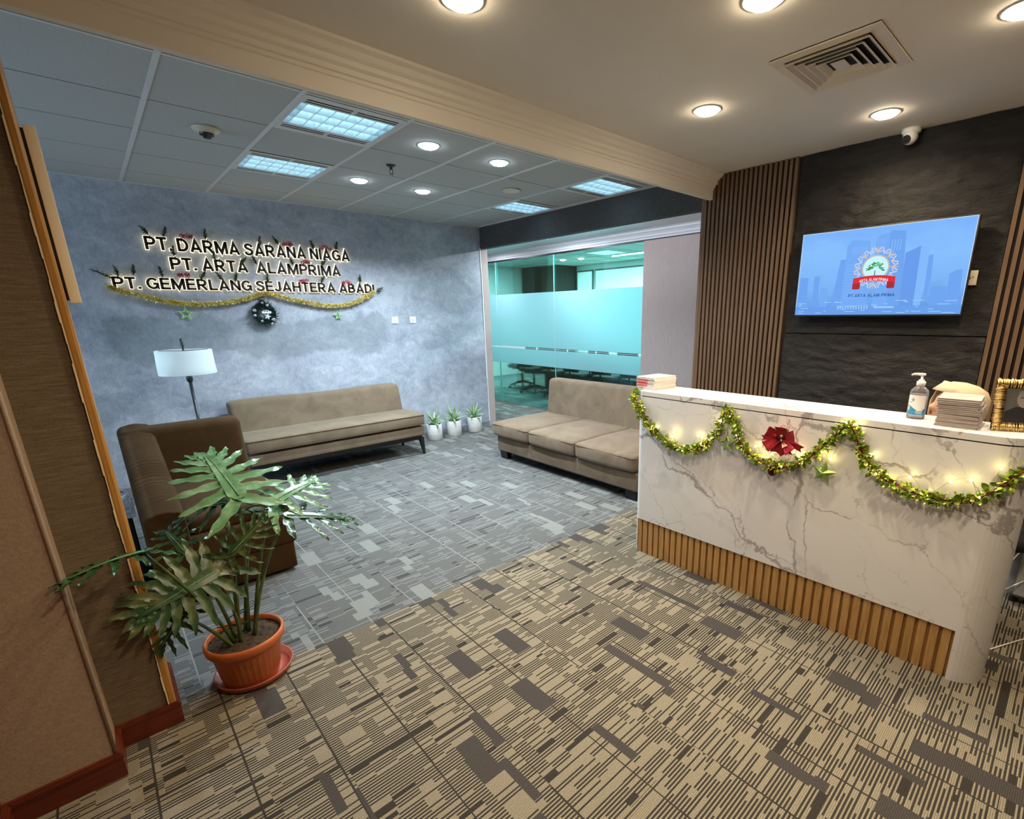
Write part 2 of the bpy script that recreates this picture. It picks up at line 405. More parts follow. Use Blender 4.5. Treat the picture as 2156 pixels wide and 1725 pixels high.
def sph(bm, c, r, seg=14, rings=9, sc=(1, 1, 1)):
    m = Matrix.Translation(c) @ Matrix.Diagonal((*[r*s for s in sc], 1))
    res = bmesh.ops.create_uvsphere(bm, u_segments=seg, v_segments=rings, radius=1, matrix=m)
    for v in res['verts']:
        for f in v.link_faces: f.smooth = True
    return res['verts']
def prism(bm, poly, f, t0, t1):
    """poly 2-D list, f(a, b, t) -> point; closed solid"""
    n = len(poly)
    A = [bm.verts.new(f(a, b, t0)) for a, b in poly]; B = [bm.verts.new(f(a, b, t1)) for a, b in poly]
    bm.faces.new(A[::-1]); bm.faces.new(B)
    for i in range(n):
        bm.faces.new((A[i], A[(i+1) % n], B[(i+1) % n], B[i]))
def quad(bm, *ps, mi=0):
    f = bm.faces.new([bm.verts.new(p) for p in ps]); f.material_index = mi; return f
def catmull(pts, n=8):
    pts = [Vector(p) for p in pts]; P4 = [pts[0]*2-pts[1]]+pts+[pts[-1]*2-pts[-2]]; out = []
    for i in range(1, len(P4)-2):
        a, b, c, d = P4[i-1:i+3]
        for k in range(n):
            t = k/n
            out.append(.5*((2*b)+(c-a)*t+(2*a-5*b+4*c-d)*t*t+(3*b-a-3*c+d)*t**3))
    out.append(pts[-1]); return out

def obj(name, bm, mat, parent=None, recalc=True):
    if recalc: bmesh.ops.recalc_face_normals(bm, faces=bm.faces)
    off = Vector((0, 0, 0))
    if parent is not None:
        q = parent
        while q is not None: off += q.location; q = q.parent
        bmesh.ops.translate(bm, verts=bm.verts, vec=-off)
    me = bpy.data.meshes.new(name); bm.to_mesh(me); bm.free()
    for m in (mat if isinstance(mat, list) else [mat]): me.materials.append(m)
    o = bpy.data.objects.new(name, me); C.objects.link(o); o.parent = parent
    return o
def tag(o, label, cat, group=None, kind=None):
    o['label'] = label; o['category'] = cat
    if group: o['group'] = group
    if kind: o['kind'] = kind
    return o
def thing(name, label, cat, loc=(0, 0, 0), group=None):
    o = bpy.data.objects.new(name, None); C.objects.link(o); o.location = loc; o.empty_display_size = .1
    return tag(o, label, cat, group)
def struct(name, bm, mat, parent=None):
    o = obj(name, bm, mat, parent)
    if parent is None: o['kind'] = 'structure'
    return o
def dup(root, loc, label, rotz=0.0):
    def cp(o, par):
        c = o.copy(); C.objects.link(c); c.parent = par
        for ch in o.children: cp(ch, c)
        return c
    r = cp(root, None); r.location = loc; r.rotation_euler = (0, 0, rotz); r['label'] = label
    return r
def area(name, loc, size, watt, col, parent=None, spread=PI, shape='DISK', size_y=None, rot=(0, 0, 0)):
    l = bpy.data.lights.new(name, 'AREA'); l.shape = shape; l.size = size
    if size_y: l.size_y = size_y
    l.energy = watt; l.color = col; l.spread = spread
    o = bpy.data.objects.new(name, l); C.objects.link(o)
    p = Vector(loc)
    if parent is not None: p -= parent.location
    o.location = p; o.rotation_euler = rot; o.parent = parent
    return o

# ------------------------------------------------------------------ THE ROOM
YB = 2.42          # front face of the dropped beam
CZ, RZ = 2.734, 2.69
b = nb(); box(b, -3.0, 4.3, -3.0, 2.41, -.05, 0); struct('floor', b, M['carpet_tan'])
b = nb(); box(b, -3.0, 4.3, 2.41, 6.1, -.05, 0); box(b, 4.3, 5.48, 2.41, 9.0, -.05, 0); struct('floor', b, M['carpet_grey'])
b = nb(); box(b, 5.48, 10.2, 2.41, 11.2, -.05, 0); struct('floor', b, M['carpet_room'])
# plaster wall with the lettering
b = nb(); box(b, -3.0, 4.11, 6.0, 6.12, 0, 2.9); struct('wall_back', b, M['plaster'])
b = nb(); box(b, -3.12, -3.0, 2.4, 6.12, 0, 2.9); struct('wall_left', b, M['plaster'])
b = nb()
for y0, y1, z0, z1 in ((2.9, 5.7, .85, .9), (2.9, 5.7, 2.4, 2.45), (2.9, 2.95, .9, 2.4), (5.65, 5.7, .9, 2.4), (4.28, 4.32, .9, 2.4)): box(b, -3.0, -2.96, y0, y1, z0, z1)
w = struct('window_9', b, M['trim_white'])  # unseen window, added to send bluish light in from the left
b = nb(); box(b, -2.995, -2.985, 2.95, 5.65, .9, 2.4); obj('glow_blind', b, EM('glow_blind', (.50, .74, 1.0), 5.0), w)
b = nb(); box(b, 4.11, 4.22, 6.0, 6.12, 0, 2.47); struct('trim_1', b, M['mauve'])
b = nb()
zz = [(0, .03), (.34, .02), (.70, .035), (1.2, .026), (1.8, .02), (2.2, .03), (2.46, .045), (2.47, .03)]
for (z0, w0), (z1, w1) in zip(zz, zz[1:]): 
    v = box(b, 4.11-w0*.5, 4.111, 5.994, 6.0, z0, z1)
struct('trim_2', b, M['trim_white'])
b = nb(); box(b, -3.0, 4.1, 5.985, 6.0, 0, .07); struct('baseboard_back', b, P('grey_skirting', (.22, .23, .25), .6))
# charcoal bulkhead over the corridor
b = nb(); box(b, 4.11, 4.20, 2.45, 6.0, 2.46, 2.9); struct('trim_3', b, M['bulkhead'])
# corridor ceiling, crown moulding, glass head
b = nb(); box(b, 4.20, 5.60, 2.45, 9.0, 2.62, 2.66); struct('ceiling', b, M['trim_white'])
b = nb()
prof = [(5.50, 2.505), (5.472, 2.505), (5.468, 2.53), (5.452, 2.535), (5.445, 2.56), (5.42, 2.585), (5.405, 2.59), (5.40, 2.608), (5.375, 2.62), (5.50, 2.62)]
prism(b, prof, lambda a, c, t: (a, t, c), 2.45, 9.0); struct('trim_4', b, M['trim_white'])
# sign wall continues as the corridor's far end
b = nb(); box(b, 4.0, 5.48, 9.0, 9.1, 0, 2.66); struct('wall_corridor', b, M['trim_white'])

# ceiling grid of the lounge
xs = [-2.53+.6*i for i in range(12)]; xs = [x for x in xs]        # ... .47, 1.07, 1.67, 2.27, 2.87, 3.47, 4.07
ys = [2.455, 3.107, 3.749, 4.349, 4.949, 5.549, 6.0]
fix_cells = {(1.07, 3.107), (1.07, 4.349), (3.47, 3.107), (3.47, 4.349)}
b = nb()
xe = xs+[4.11]
for i in range(len(xe)-1):
    for j in range(len(ys)-1):
        x0, x1, y0, y1 = xe[i], xe[i+1], ys[j], ys[j+1]
        if (round(x0, 2), y0) in fix_cells: continue
        if x1-x0 < .05: continue
        g = .010
        box(b, x0+.010, x1-.010, y0+g*.5, y1-g*.5, CZ, CZ+.015)
struct('ceiling', b, M['tile'])
b = nb()
for x in xs: box(b, x-.012, x+.012, 2.455, 6.0, CZ-.004, CZ+.004)
box(b, -3.0, 4.11, 3.085, 3.103, CZ-.003, CZ+.003)
box(b, 4.075, 4.11, 2.455, 6.0, CZ-.006, CZ+.004); box(b, -3.0, 4.11, 5.98, 6.0, CZ-.006, CZ+.004)
struct('trim_5', b, M['tbar'])
b = nb(); box(b, -3.0, 4.3, 2.45, 6.1, CZ+.09, CZ+.12); struct('ceiling', b, M['void'])

# dropped beam with its stepped cove, warm side
b = nb()
prof = [(2.455, 2.505), (2.42, 2.505), (2.42, 2.572), (2.414, 2.576), (2.414, 2.590), (2.405, 2.594), (2.40, 2.612), (2.386, 2.622),
        (2.384, 2.640), (2.366, 2.650), (2.352, 2.668), (2.330, 2.678), (2.327, 2.69), (2.327, 2.9), (2.455, 2.9)]
prism(b, prof, lambda a, c, t: (t, a, c), -3.0, 4.04); struct('trim_6', b, M['beam_paint'])
b = nb(); box(b, -3.0, 4.3, -3.0, 2.33, RZ, RZ+.05); struct('ceiling', b, M['ceil_paint'])

# feature wall: slats, black slate, slats
b = nb(); box(b, 4.06, 4.19, -3.0, 2.52, 0, RZ); struct('wall_right', b, M['slat_gap'])
def slat_field(name, ya, yb, pitch, x0=4.022, x1=4.06):
    b = nb(); y = yb
    while y-pitch*.56 > ya:
        v = box(b, x0, x1, y-pitch*.56, y, 0, RZ-.002); y -= pitch
    struct(name, b, M['slat_brown'])
slat_field('trim_7', 1.705, 2.497, .0393)
slat_field('trim_8', -.9, .445, .0393, 4.018)
b = nb(); box(b, 4.02, 4.19, 2.497, 2.52, 0, RZ-.002); struct('trim_9', b, M['slat_brown'])
def slate(name, z0, z1, xf):
    b = nb(); ny, nz_ = 88, int((z1-z0)/.0145); y0, y1 = .45, 1.70
    g = []
    for j in range(nz_+1):
        row = []
        for i in range(ny+1):
            y = y0+(y1-y0)*i/ny; z = z0+(z1-z0)*j/nz_
            h = noise.fractal(Vector((3, y*7+z*1.3, z*17)), .8, 2.1, 5)*.010+noise.noise(Vector((9, y*2.2, z*4)))*.008
            row.append(b.verts.new((xf-h, y, z)))
        g.append(row)
    for j in range(nz_):
        for i in range(ny):
            f = b.faces.new((g[j][i], g[j][i+1], g[j+1][i+1], g[j+1][i])); f.smooth = True
    box(b, xf+.004, 4.06, y0+.004, y1-.004, z0, z1)
    struct(name, b, M['stone'])
slate('trim_10', 1.432, RZ-.003, 4.036)
slate('trim_11', 0, 1.424, 4.026)

# left pier: near panel, set-back panel, jamb
b = nb(); box(b, -.62, -.213, 2.15, 2.63, .0, RZ); struct('wall_left', b, M['wall_tan'])
b = nb(); box(b, -.213, -.047, 2.31, 2.63, .0, RZ); struct('wall_left', b, M['wall_brown'])
b = nb()
pr = [(-.047, 2.312), (-.047, 2.305), (-.042, 2.302), (-.030, 2.302), (-.024, 2.306), (-.024, 2.63), (-.047, 2.63)]
prism(b, pr, lambda a, c, t: (a, c, t), .10, RZ); struct('trim_12', b, M['orange_wood'])
b = nb()
for k in range(40):
    z0, z1 = .10+k*(RZ-.1)/40, .10+(k+1)*(RZ-.1)/40; w = .0028+.0016*math.sin(k*1.7)
    box(b, -.0475-w, -.0465, 2.3005, 2.3125, z0, z1)
struct('trim_13', b, M['cream_edge'])
b = nb(); tube(b, [(-.2155, 2.1525, .1), (-.2155, 2.1525, RZ)], .0065, 10); struct('trim_14', b, M['wall_tan'])
b = nb()
def skirt(b, x0, x1, y0, y1, h=.098):
    box(b, x0, x1, y0, y1, 0, h-.018); 
    box(b, x0-.003 if x0 != x1 else x0, x1+.003, y0-.003, y1, h-.018, h-.006); box(b, x0, x1, y0+.002, y1, h-.006, h)
for h0, h1, g in ((0, .080, 0), (.080, .092, .003), (.092, .098, -.003)):
    o_ = [(-.62, 2.1499), (-.62, 2.134-g), (-.199+g, 2.134-g), (-.199+g, 2.295-g), (-.014+g, 2.295-g), (-.014+g, 2.63), (-.0238, 2.63), (-.0238, 2.3095), (-.2128, 2.3095), (-.2128, 2.1499)]
    prism(b, o_, lambda a, c, s: (a, c, s), h0, h1)
struct('baseboard_left', b, M['red_wood'])
b = nb(); box(b, -.62, -.49, -1.0, 2.15, 0, RZ); struct('wall_left', b, M['red_wood'])
b = nb(); skirt(b, -.489, -.474, -1.0, 2.134); struct('baseboard_left', b, M['red_wood'])

t = thing('panel_box', 'cream narrow wall box at the upper end of the left pier', 'wall box', (-.006, 2.56, 1.66))
b = nb(); rbox(b, (-.0165, 2.505, 1.655), (.0135, 2.62, 2.207), .002, (1, 1, 1), k=2); obj('box', b, P('cream_wall_box_paint', (.82, .72, .54), .6), t)
b = nb(); box(b, -.0239, -.0166, 2.512, 2.61, 1.665, 2.197); obj('spacer', b, M['black_wood'], t)
# glass front of the meeting room
b = nb(); box(b, 5.46, 5.50, 2.6, 9.0, 2.485, 2.507); struct('trim_15', b, M['alu_dark'])
b = nb(); box(b, 5.47, 5.49, 4.245, 9.0, 0, .012); struct('trim_16', b, P('pale_floor_channel', (.25, .3, .3), .4, .3))
for i, (y0, y1) in enumerate(((4.248, 6.02), (6.028, 7.56), (7.568, 9.0))):
    w = nb(); box(w, 5.476, 5.486, y0, y1, .012, 2.487); g = struct('window_%d' % (i+1), w, M['glass'])
    f = nb()
    box(f, 5.4725, 5.4755, y0+.001, y1-.001, .742, 1.012)
    box(f, 5.4725, 5.4755, y0+.001, y1-.001, 1.045, 1.932)
    segs = [(4.25, 4.62), (4.72, 4.75), (4.78, 4.82), (5.1, 5.12), (5.72, 5.74), (6.46, 6.5), (6.8, 7.56)]
    obj('frosted_film', f, M['frost'], g)
    f = nb(); yy = y0
    box(f, 5.4725, 5.4755, y0+.001, y1-.001, 1.026, 1.032)
    for a, c in segs:
        a, c = max(a, y0+.002), min(c, y1-.002)
        if c > a and i == 0 and a > 4.6 or (i == 1 and c > a): box(f, 5.4724, 5.4754, a, c, 1.0121, 1.0449)
    obj('film_strip', f, M['white_film'], g)
b = nb()
for y in (6.024, 7.564): box(b, 5.4745, 5.4875, y-.0038, y+.0038, .03, 2.487)
struct('trim_17', b, P('pale_glass_edge', (.6, .82, .82), .3))
b = nb(); box(b, 5.45, 5.53, 2.52, 4.243, 0, 2.49); struct('wall_panel', b, M['mauve'])
# meeting room shell
b = nb(); box(b, 5.48, 10.2, 10.9, 11.0, 0, 2.85); struct('wall_room_back', b, M['room_wall'])
b = nb(); box(b, 9.6, 9.7, 2.4, 10.9, 0, 2.85); struct('wall_room_right', b, M['room_wall'])
b = nb(); box(b, 5.53, 9.6, 2.4, 2.5, 0, 2.85); struct('wall_room_front', b, M['room_wall'])
b = nb(); box(b, 5.49, 5.55, 9.0, 10.9, 0, 2.85); struct('wall_room_left', b, M['room_wall'])
b = nb(); box(b, 5.50, 9.7, 2.4, 11.0, 2.78, 2.83)
struct('ceiling', b, M['room_ceiling'])
b = nb()
for x in [5.9+.6*i for i in range(7)]: box(b, x-.006, x+.006, 2.5, 10.9, 2.776, 2.78)
for y in [3.0+.6*i for i in range(14)]: box(b, 5.55, 9.6, y-.006, y+.006, 2.776, 2.78)
struct('trim_18', b, P('grey_grid_line', (.25, .3, .3), .7))
for i, (y0, y1) in enumerate(((9.05, 9.62), (6.6, 8.98), (4.2, 6.5))):
    b = nb(); box(b, 9.57, 9.6, y0, y1, .9, 2.66); w = struct('window_%d' % (4+i), b, P('dark_window_frame', (.12, .13, .13), .5))
    b = nb(); box(b, 9.56, 9.569, y0+.03, y1-.03, .95, 2.62); obj('roller_blind', b, M['blind'], w)
b = nb(); box(b, 8.9, 9.6, 9.66, 10.30, 0, 2.77); t = struct('wall_pier', b, M['room_wood'])
t = thing('tall_cabinet', 'black tall cabinet beside the pier behind the meeting room glass', 'cabinet', (8.9, 10.6, 0))
b = nb(); box(b, 8.72, 9.2, 10.32, 10.86, 0, 2.76); obj('body', b, M['black_plastic'], t)
b = nb(); box(b, 8.70, 8.719, 10.33, 10.585, .08, 2.7); obj('door', b, M['black_plastic'], t)
b = nb(); box(b, 8.70, 8.719, 10.595, 10.85, .08, 2.7); obj('door', b, M['black_plastic'], t)

# ------------------------------------------------------------------ CEILING FIXTURES
def downlight(x, y, z, lens, col, watt, label, group, spread=2.6):
    t = thing('downlight', label, 'ceiling light', (x, y, z), group)
    b = nb(); lathe(b, (x, y, z), [(.062, .0), (.062, -.003), (.076, -.004), (.079, -.001), (.079, 0)], 36); obj('trim_ring', b, M['tbar'], t)
    b = nb(); lathe(b, (x, y, z), [(.0635, -.001), (.062, -.009), (.05, -.017), (.028, -.021), (0, -.022)], 36); obj('diffuser', b, lens, t)
    area('downlight_lamp', (x, y, z-.028), .11, watt, col, t, spread)
    return t
for x, y, lb in ((2.76, 1.73, 'warm round downlight nearest the dropped beam, left of the air vent'),
                 (3.575, 1.06, 'warm round downlight above the wall screen beside the security camera'),
                 (2.01, 1.05, 'warm round downlight at the top edge of the photo left of the vent'),
                 (1.21, 1.79, 'warm glow of a downlight at the top edge left of the others'),
                 (2.80, .40, 'warm round downlight cut off by the right edge of the photo')):
    downlight(x, y, RZ, M['warm_lens'], WARM, WARM_W, lb, 'warm downlights of the reception')
for x, y in ((.75, .55), (1.6, -.4), (3.5, -.5)):
    downlight(x, y, RZ, M['warm_lens'], WARM, WARM_W, 'warm round downlight behind the camera side of the reception ceiling', 'warm downlights out of view')
for x, y, lb in ((1.97, 3.43, 'cool round downlight in the tile right of the nearest lit panel'),
                 (2.57, 3.43, 'cool round downlight just left of the right-hand near ceiling panel'),
                 (1.97, 4.65, 'cool round downlight right of the far left ceiling panel'),
                 (2.57, 4.65, 'cool round downlight left of the smallest far ceiling panel')):
    downlight(x, y, CZ, M['cool_lens'], COOL, COOL_W, lb, 'cool downlights of the lounge', 2.5)

for x, y, lb in ((4.85, 5.5, 'added unseen corridor downlight behind the charcoal bulkhead, by the lettered wall'), (4.85, 7.3, 'added unseen corridor downlight beyond the end of the lettered wall')):
    downlight(x, y, 2.62, M['cool_lens'], (.86, .9, 1.0), 42, lb, 'added corridor downlights', PI)  # unseen lamps, added to brighten the corridor soffit, panel and carpet
t = thing('light_strip', 'slim cove light strip hidden along the back of the charcoal bulkhead', 'light strip', (4.205, 4.2, 2.53))
b = nb(); box(b, 4.2005, 4.215, 2.6, 5.95, 2.52, 2.535); obj('channel', b, M['tbar'], t)
area('strip_lamp', (4.222, 4.27, 2.53), .02, 16, (.86, .90, 1.0), t, PI, 'RECTANGLE', 3.3, (0, -PI/2-.35, 0))

def troffer(x0, y0, y1, label):
    t = thing('ceiling_light_panel', label, 'ceiling light', (x0+.3, (y0+y1)/2, CZ), 'louvred lit panels in the lounge ceiling')
    xa, xb, ya, yb = x0+.013, x0+.587, y0+.006, y1-.006
    ym = (y0+y1)/2; la, lb_ = ym-.19, ym+.19; ux, vx = x0+.03, x0+.57
    sl = []
    for s in (-1, 1):
        for k in (0, 1):
            yc = ym+s*(.220+.032*k); sl.append((yc-.0095, yc+.0095))
    b = nb(); cuts = sorted(sl+[(la, lb_)])
    y = ya
    for c0, c1 in cuts:
        box(b, xa, xb, y, c0, CZ-.004, CZ-.001); y = c1
    box(b, xa, xb, y, yb, CZ-.004, CZ-.001)
    for c0, c1 in cuts:
        if c0 == la: box(b, xa, ux, c0, c1, CZ-.004, CZ-.001); box(b, vx, xb, c0, c1, CZ-.004, CZ-.001)
        else:
            box(b, xa, x0+.04, c0, c1, CZ-.004, CZ-.001); box(b, vx-.01, xb, c0, c1, CZ-.004, CZ-.001)
            box(b, x0+.288, x0+.312, c0, c1, CZ-.004, CZ-.001)
    obj('frame', b, M['tbar'], t)
    b = nb()
    for c0, c1 in sl: box(b, x0+.02, x0+.58, c0-.004, c1+.004, CZ+.004, CZ+.012)
    obj('air_slot', b, M['void'], t)
    b = nb(); box(b, ux-.01, vx+.01, la-.01, lb_+.01, CZ+.062, CZ+.066); obj('lamp_panel', b, M['trof_lens'], t)
    b = nb()
    def blade_x(x, w0, w1, a, c): # thin below, wide above
        prism(b, [(x-w0, CZ), (x+w0, CZ), (x+w1, CZ+.058), (x-w1, CZ+.058)], lambda p, q, s: (p, s, q), a, c)
    def blade_y(yc, w0, w1, a, c):
        prism(b, [(yc-w0, CZ), (yc+w0, CZ), (yc+w1, CZ+.056), (yc-w1, CZ+.056)], lambda p, q, s: (s, p, q), a, c)
    n = 6
    for i in range(n+1): 
        x = ux+.035+(vx-ux-.07)*i/n; blade_x(x, .0022, .013, la, lb_)
    for j in range(4): blade_y(la+(lb_-la)*j/3, .0022, .020, ux, vx)
    box(b, ux-.004, ux, la, lb_, CZ-.002, CZ+.06); box(b, vx, vx+.004, la, lb_, CZ-.002, CZ+.06)
    obj('louver', b, M['louver'], t)
    return t
L_ = [(1.07, 3.107, 3.749, 'large near-left louvred light panel next to the dropped beam'),
      (1.07, 4.349, 4.949, 'louvred light panel on the left beyond the nearest one, towards the lettered wall'),
      (3.47, 3.107, 3.749, 'louvred light panel on the right beside the beam near the charcoal bulkhead'),
      (3.47, 4.349, 4.949, 'smallest louvred light panel, far right near the room corner')]
for a in L_: 
    troffer(*a)
# air diffuser in the plaster ceiling
t = thing('air_vent', 'square stepped air diffuser in the cream reception ceiling', 'air vent', (2.72, 1.02, RZ))
vx0, vx1, vy0, vy1 = 2.475, 2.955, .795, 1.245
b = nb()
def ring_frame(b, i0, i1, z0, z1):
    box(b, vx0+i0, vx1-i0, vy0+i0, vy0+i1, z0, z1); box(b, vx0+i0, vx1-i0, vy1-i1, vy1-i0, z0, z1)
    box(b, vx0+i0, vx0+i1, vy0+i1, vy1-i1, z0, z1); box(b, vx1-i1, vx1-i0, vy0+i1, vy1-i1, z0, z1)
ring_frame(b, 0, .05, RZ-.010, RZ-.004); obj('frame', b, M['cream_plastic'], t)
b = nb(); box(b, vx0+.002, vx1-.002, vy0+.002, vy1-.002, RZ-.0035, RZ-.0005); obj('duct_shade', b, M['void'], t)  # black sheet paints the dark opening and the shadow gap round the frame
for k in range(5):
    i0 = .062+.034*k; b = nb()
    if k < 4:
        def pt(i, z): return [(vx0+i, vy0+i, z), (vx1-i, vy0+i, z), (vx1-i, vy1-i, z), (vx0+i, vy1-i, z)]
        lo, hi = pt(i0-.010, RZ-.024), pt(i0+.010, RZ-.005)
        lo2, hi2 = pt(i0-.016, RZ-.0235), pt(i0+.004, RZ-.0045)
        for s in range(4):
            q = (s+1) % 4
            quad(b, lo[s], lo[q], hi[q], hi[s]); quad(b, lo2[q], lo2[s], hi2[s], hi2[q]); quad(b, lo2[s], lo2[q], lo[q], lo[s]); quad(b, hi[s], hi[q], hi2[q], hi2[s])
        obj('louver', b, M['cream_plastic'], t, False)
    else:
        box(b, vx0+i0-.002, vx1-i0+.002, vy0+i0-.002, vy1-i0+.002, RZ-.016, RZ-.012); obj('centre_plate', b, M['cream_plastic'], t)
# sprinkler, detectors, camera
t = thing('sprinkler', 'small dark sprinkler head hanging from a lounge ceiling tile', 'sprinkler', (1.98, 4.05, CZ))
b = nb(); lathe(b, (1.98, 4.05, CZ), [(.04, 0), (.036, -.008), (.014, -.012), (.011, -.03), (.007, -.034), (0, -.034)], 20); obj('body', b, M['steel_dark'], t)
b = nb()
for s in (-1, 1): tube(b, [(1.98+s*.010, 4.05, CZ-.03), (1.98+s*.014, 4.05, CZ-.048), (1.98+s*.003, 4.05, CZ-.064)], .0025, 6)
obj('yoke', b, M['steel_dark'], t)
b = nb(); cyl(b, (1.98, 4.05), .016, CZ-.068, CZ-.065, 16); obj('deflector', b, M['steel_dark'], t)
t = thing('smoke_detector', 'stepped cream smoke detector left of the lit ceiling panels', 'smoke detector', (.787, 4.05, CZ))
b = nb(); lathe(b, (.787, 4.05, CZ), [(0, 0), (.075, 0), (.078, -.008), (.068, -.018), (.052, -.022), (.050, -.030), (0, -.030)], 32); obj('base', b, M['cream_plastic'], t)
b = nb(); lathe(b, (.787, 4.05, CZ), [(.040, -.030), (.038, -.042), (.024, -.046), (.022, -.056), (.012, -.060), (0, -.060)], 28); obj('sensor_head', b, M['steel_dark'], t)
t = thing('ceiling_speaker', 'flat round cream ceiling disc between the two right-hand light panels', 'ceiling speaker', (3.18, 4.07, CZ))
b = nb(); lathe(b, (3.18, 4.07, CZ), [(0, -.001), (.085, -.001), (.09, -.006), (.082, -.012), (.075, -.010), (0, -.010)], 36); obj('grille', b, M['cream_plastic'], t)
t = thing('security_camera', 'small white dome security camera under the ceiling above the slate wall', 'camera', (3.985, 1.02, RZ))
b = nb(); lathe(b, (3.985, 1.02, RZ), [(0, 0), (.052, 0), (.052, -.022), (.044, -.03), (0, -.03)], 30); obj('base', b, M['white_plastic'], t)
b = nb(); sph(b, (3.975, 1.02, RZ-.05), .042, 22, 16); obj('ball', b, M['white_plastic'], t)
d = Vector((-.86, .28, -.42)).normalized(); b = nb()
_, s1, u1 = frame_of(d); c0 = Vector((3.975, 1.02, RZ-.05))
tube(b, [c0+d*.034, c0+d*.0435], .025, 20); obj('lens_ring', b, M['black_plastic'], t)
b = nb(); sph(b, c0+d*.040, .011, 12, 8); obj('lens', b, P('glossy_lens', (.01, .01, .012), .05), t)

# ------------------------------------------------------------------ WALL LETTERING
def arc(cx, cy, rx, ry, a0, a1, n=12):
    return [(cx+rx*math.cos(math.radians(a0+(a1-a0)*k/n)), cy+ry*math.sin(math.radians(a0+(a1-a0)*k/n))) for k in range(n+1)]
V_ = lambda x: [(x, 0), (x, 1)]
PB = [(.09, .91), (.36, .91)]+arc(.36, .68, .23, .23, 90, -90)+[(.09, .45)]
GLYPH = {'P': (.66, [V_(.09), PB]), 'T': (.64, [[(0, .91), (.64, .91)], [(.32, 0), (.32, .9)]]),
 'D': (.72, [V_(.09), [(.09, .91), (.30, .91)]+arc(.30, .5, .33, .41, 90, -90)+[(.09, .09)]]),
 'A': (.80, [[(.09, 0), (.40, .93), (.71, 0)], [(.20, .27), (.60, .27)]]), 'R': (.74, [V_(.09), PB, [(.34, .45), (.64, 0)]]),
 'M': (.88, [V_(.09), V_(.79), [(.10, .95), (.44, .10), (.78, .95)]]), 'N': (.72, [V_(.09), V_(.63), [(.10, .93), (.62, .07)]]),
 'S': (.66, [[(.58, .70), (.54, .82), (.45, .895), (.33, .915), (.20, .885), (.12, .79), (.12, .69), (.19, .60), (.33, .535), (.47, .475), (.56, .385), (.57, .27), (.50, .15), (.36, .087), (.22, .10), (.12, .17), (.075, .30)]]),
 'I': (.20, [V_(.10)]), 'G': (.78, [arc(.40, .5, .31, .41, 38, 318, 20)+[(.68, .17), (.68, .47)], [(.42, .47), (.77, .47)]]),
 'E': (.64, [V_(.09), [(.09, .91), (.62, .91)], [(.09, .50), (.58, .50)], [(.09, .09), (.64, .09)]]), 'L': (.60, [V_(.09), [(.09, .09), (.60, .09)]]),
 'B': (.70, [V_(.09), [(.09, .91), (.34, .91)]+arc(.34, .715, .195, .195, 90, -90)+[(.09, .52)], [(.30, .52), (.37, .52)]+arc(.37, .305, .225, .215, 90, -90)+[(.09, .09)]]),
 'H': (.72, [V_(.09), V_(.63), [(.09, .5), (.63, .5)]]), 'J': (.54, [[(.44, 1), (.44, .28)]+arc(.26, .28, .18, .19, 0, -180)]), '.': (.20, [[(.10, 0), (.10, .19)]])}
def glyph(b, ch, mp, hw, e, y0, y1):
    """strokes of one letter as solid ribbons: half width hw, ends lengthened by e"""
    for line in GLYPH[ch][1]:
        pts = [Vector((p[0], p[1], 0)) for p in line]
        pts[0] = pts[0]-(pts[1]-pts[0]).normalized()*e; pts[-1] = pts[-1]+(pts[-1]-pts[-2]).normalized()*e
        rows = []
        for i, p in enumerate(pts):
            d0 = (p-pts[i-1]).normalized() if i else None; d1 = (pts[i+1]-p).normalized() if i < len(pts)-1 else None
            d0, d1 = d0 or d1, d1 or d0; m = d0+d1
            m = m.normalized() if m.length > .05 else d0
            nrm = Vector((-m.y, m.x, 0)); k = hw/max(.38, abs(nrm.dot(Vector((-d0.y, d0.x, 0)))))
            rows.append([b.verts.new(mp(q.x, q.y, y)) for y in (y0, y1) for q in (p-nrm*k, p+nrm*k)])
        for A_, B_ in zip(rows, rows[1:]):
            for i, j in ((0, 1), (1, 3), (3, 2), (2, 0)): b.faces.new((A_[i], A_[j], B_[j], B_[i]))
        for R_ in (rows[0], rows[-1]): b.faces.new((R_[0], R_[1], R_[3], R_[2]))
def letters(text, x0, x1, zb, H, label, yw=6.0):
    t = thing('sign_lettering', label, 'sign lettering', ((x0+x1)/2, yw, zb), 'backlit raised sign lines on the plaster wall')
    gap = .085; adv = [(.26 if c == ' ' else GLYPH[c][0]+gap) for c in text]; sx = (x1-x0)/(sum(adv)-gap); x = x0
    for ch, w in zip(text, adv):
        if ch != ' ':
            mp = lambda a, c, y, x=x: (x+a*sx, y, zb+c*H)
            b = nb(); glyph(b, ch, mp,   .098, 0, yw-.036, yw-.031); f = obj('letter', b, M['letter'], t)
            b = nb(); glyph(b, ch, mp, .120, .03, yw-.0308, yw-.002); obj('lit_edge', b, M['letter_glow'], f)
        x += w*sx
    return t
letters('PT. DARMA SARANA NIAGA', .535, 2.318, 2.193, .112, 'top line of dark raised backlit letters on the plaster wall')
letters('PT. ARTA  ALAMPRIMA', .685, 2.198, 2.030, .108, 'middle line of dark raised backlit letters, the shortest of three')
letters('PT. GEMERLANG SEJAHTERA ABADI', .255, 2.560, 1.855, .100, 'bottom line of dark raised backlit letters above the gold tinsel')

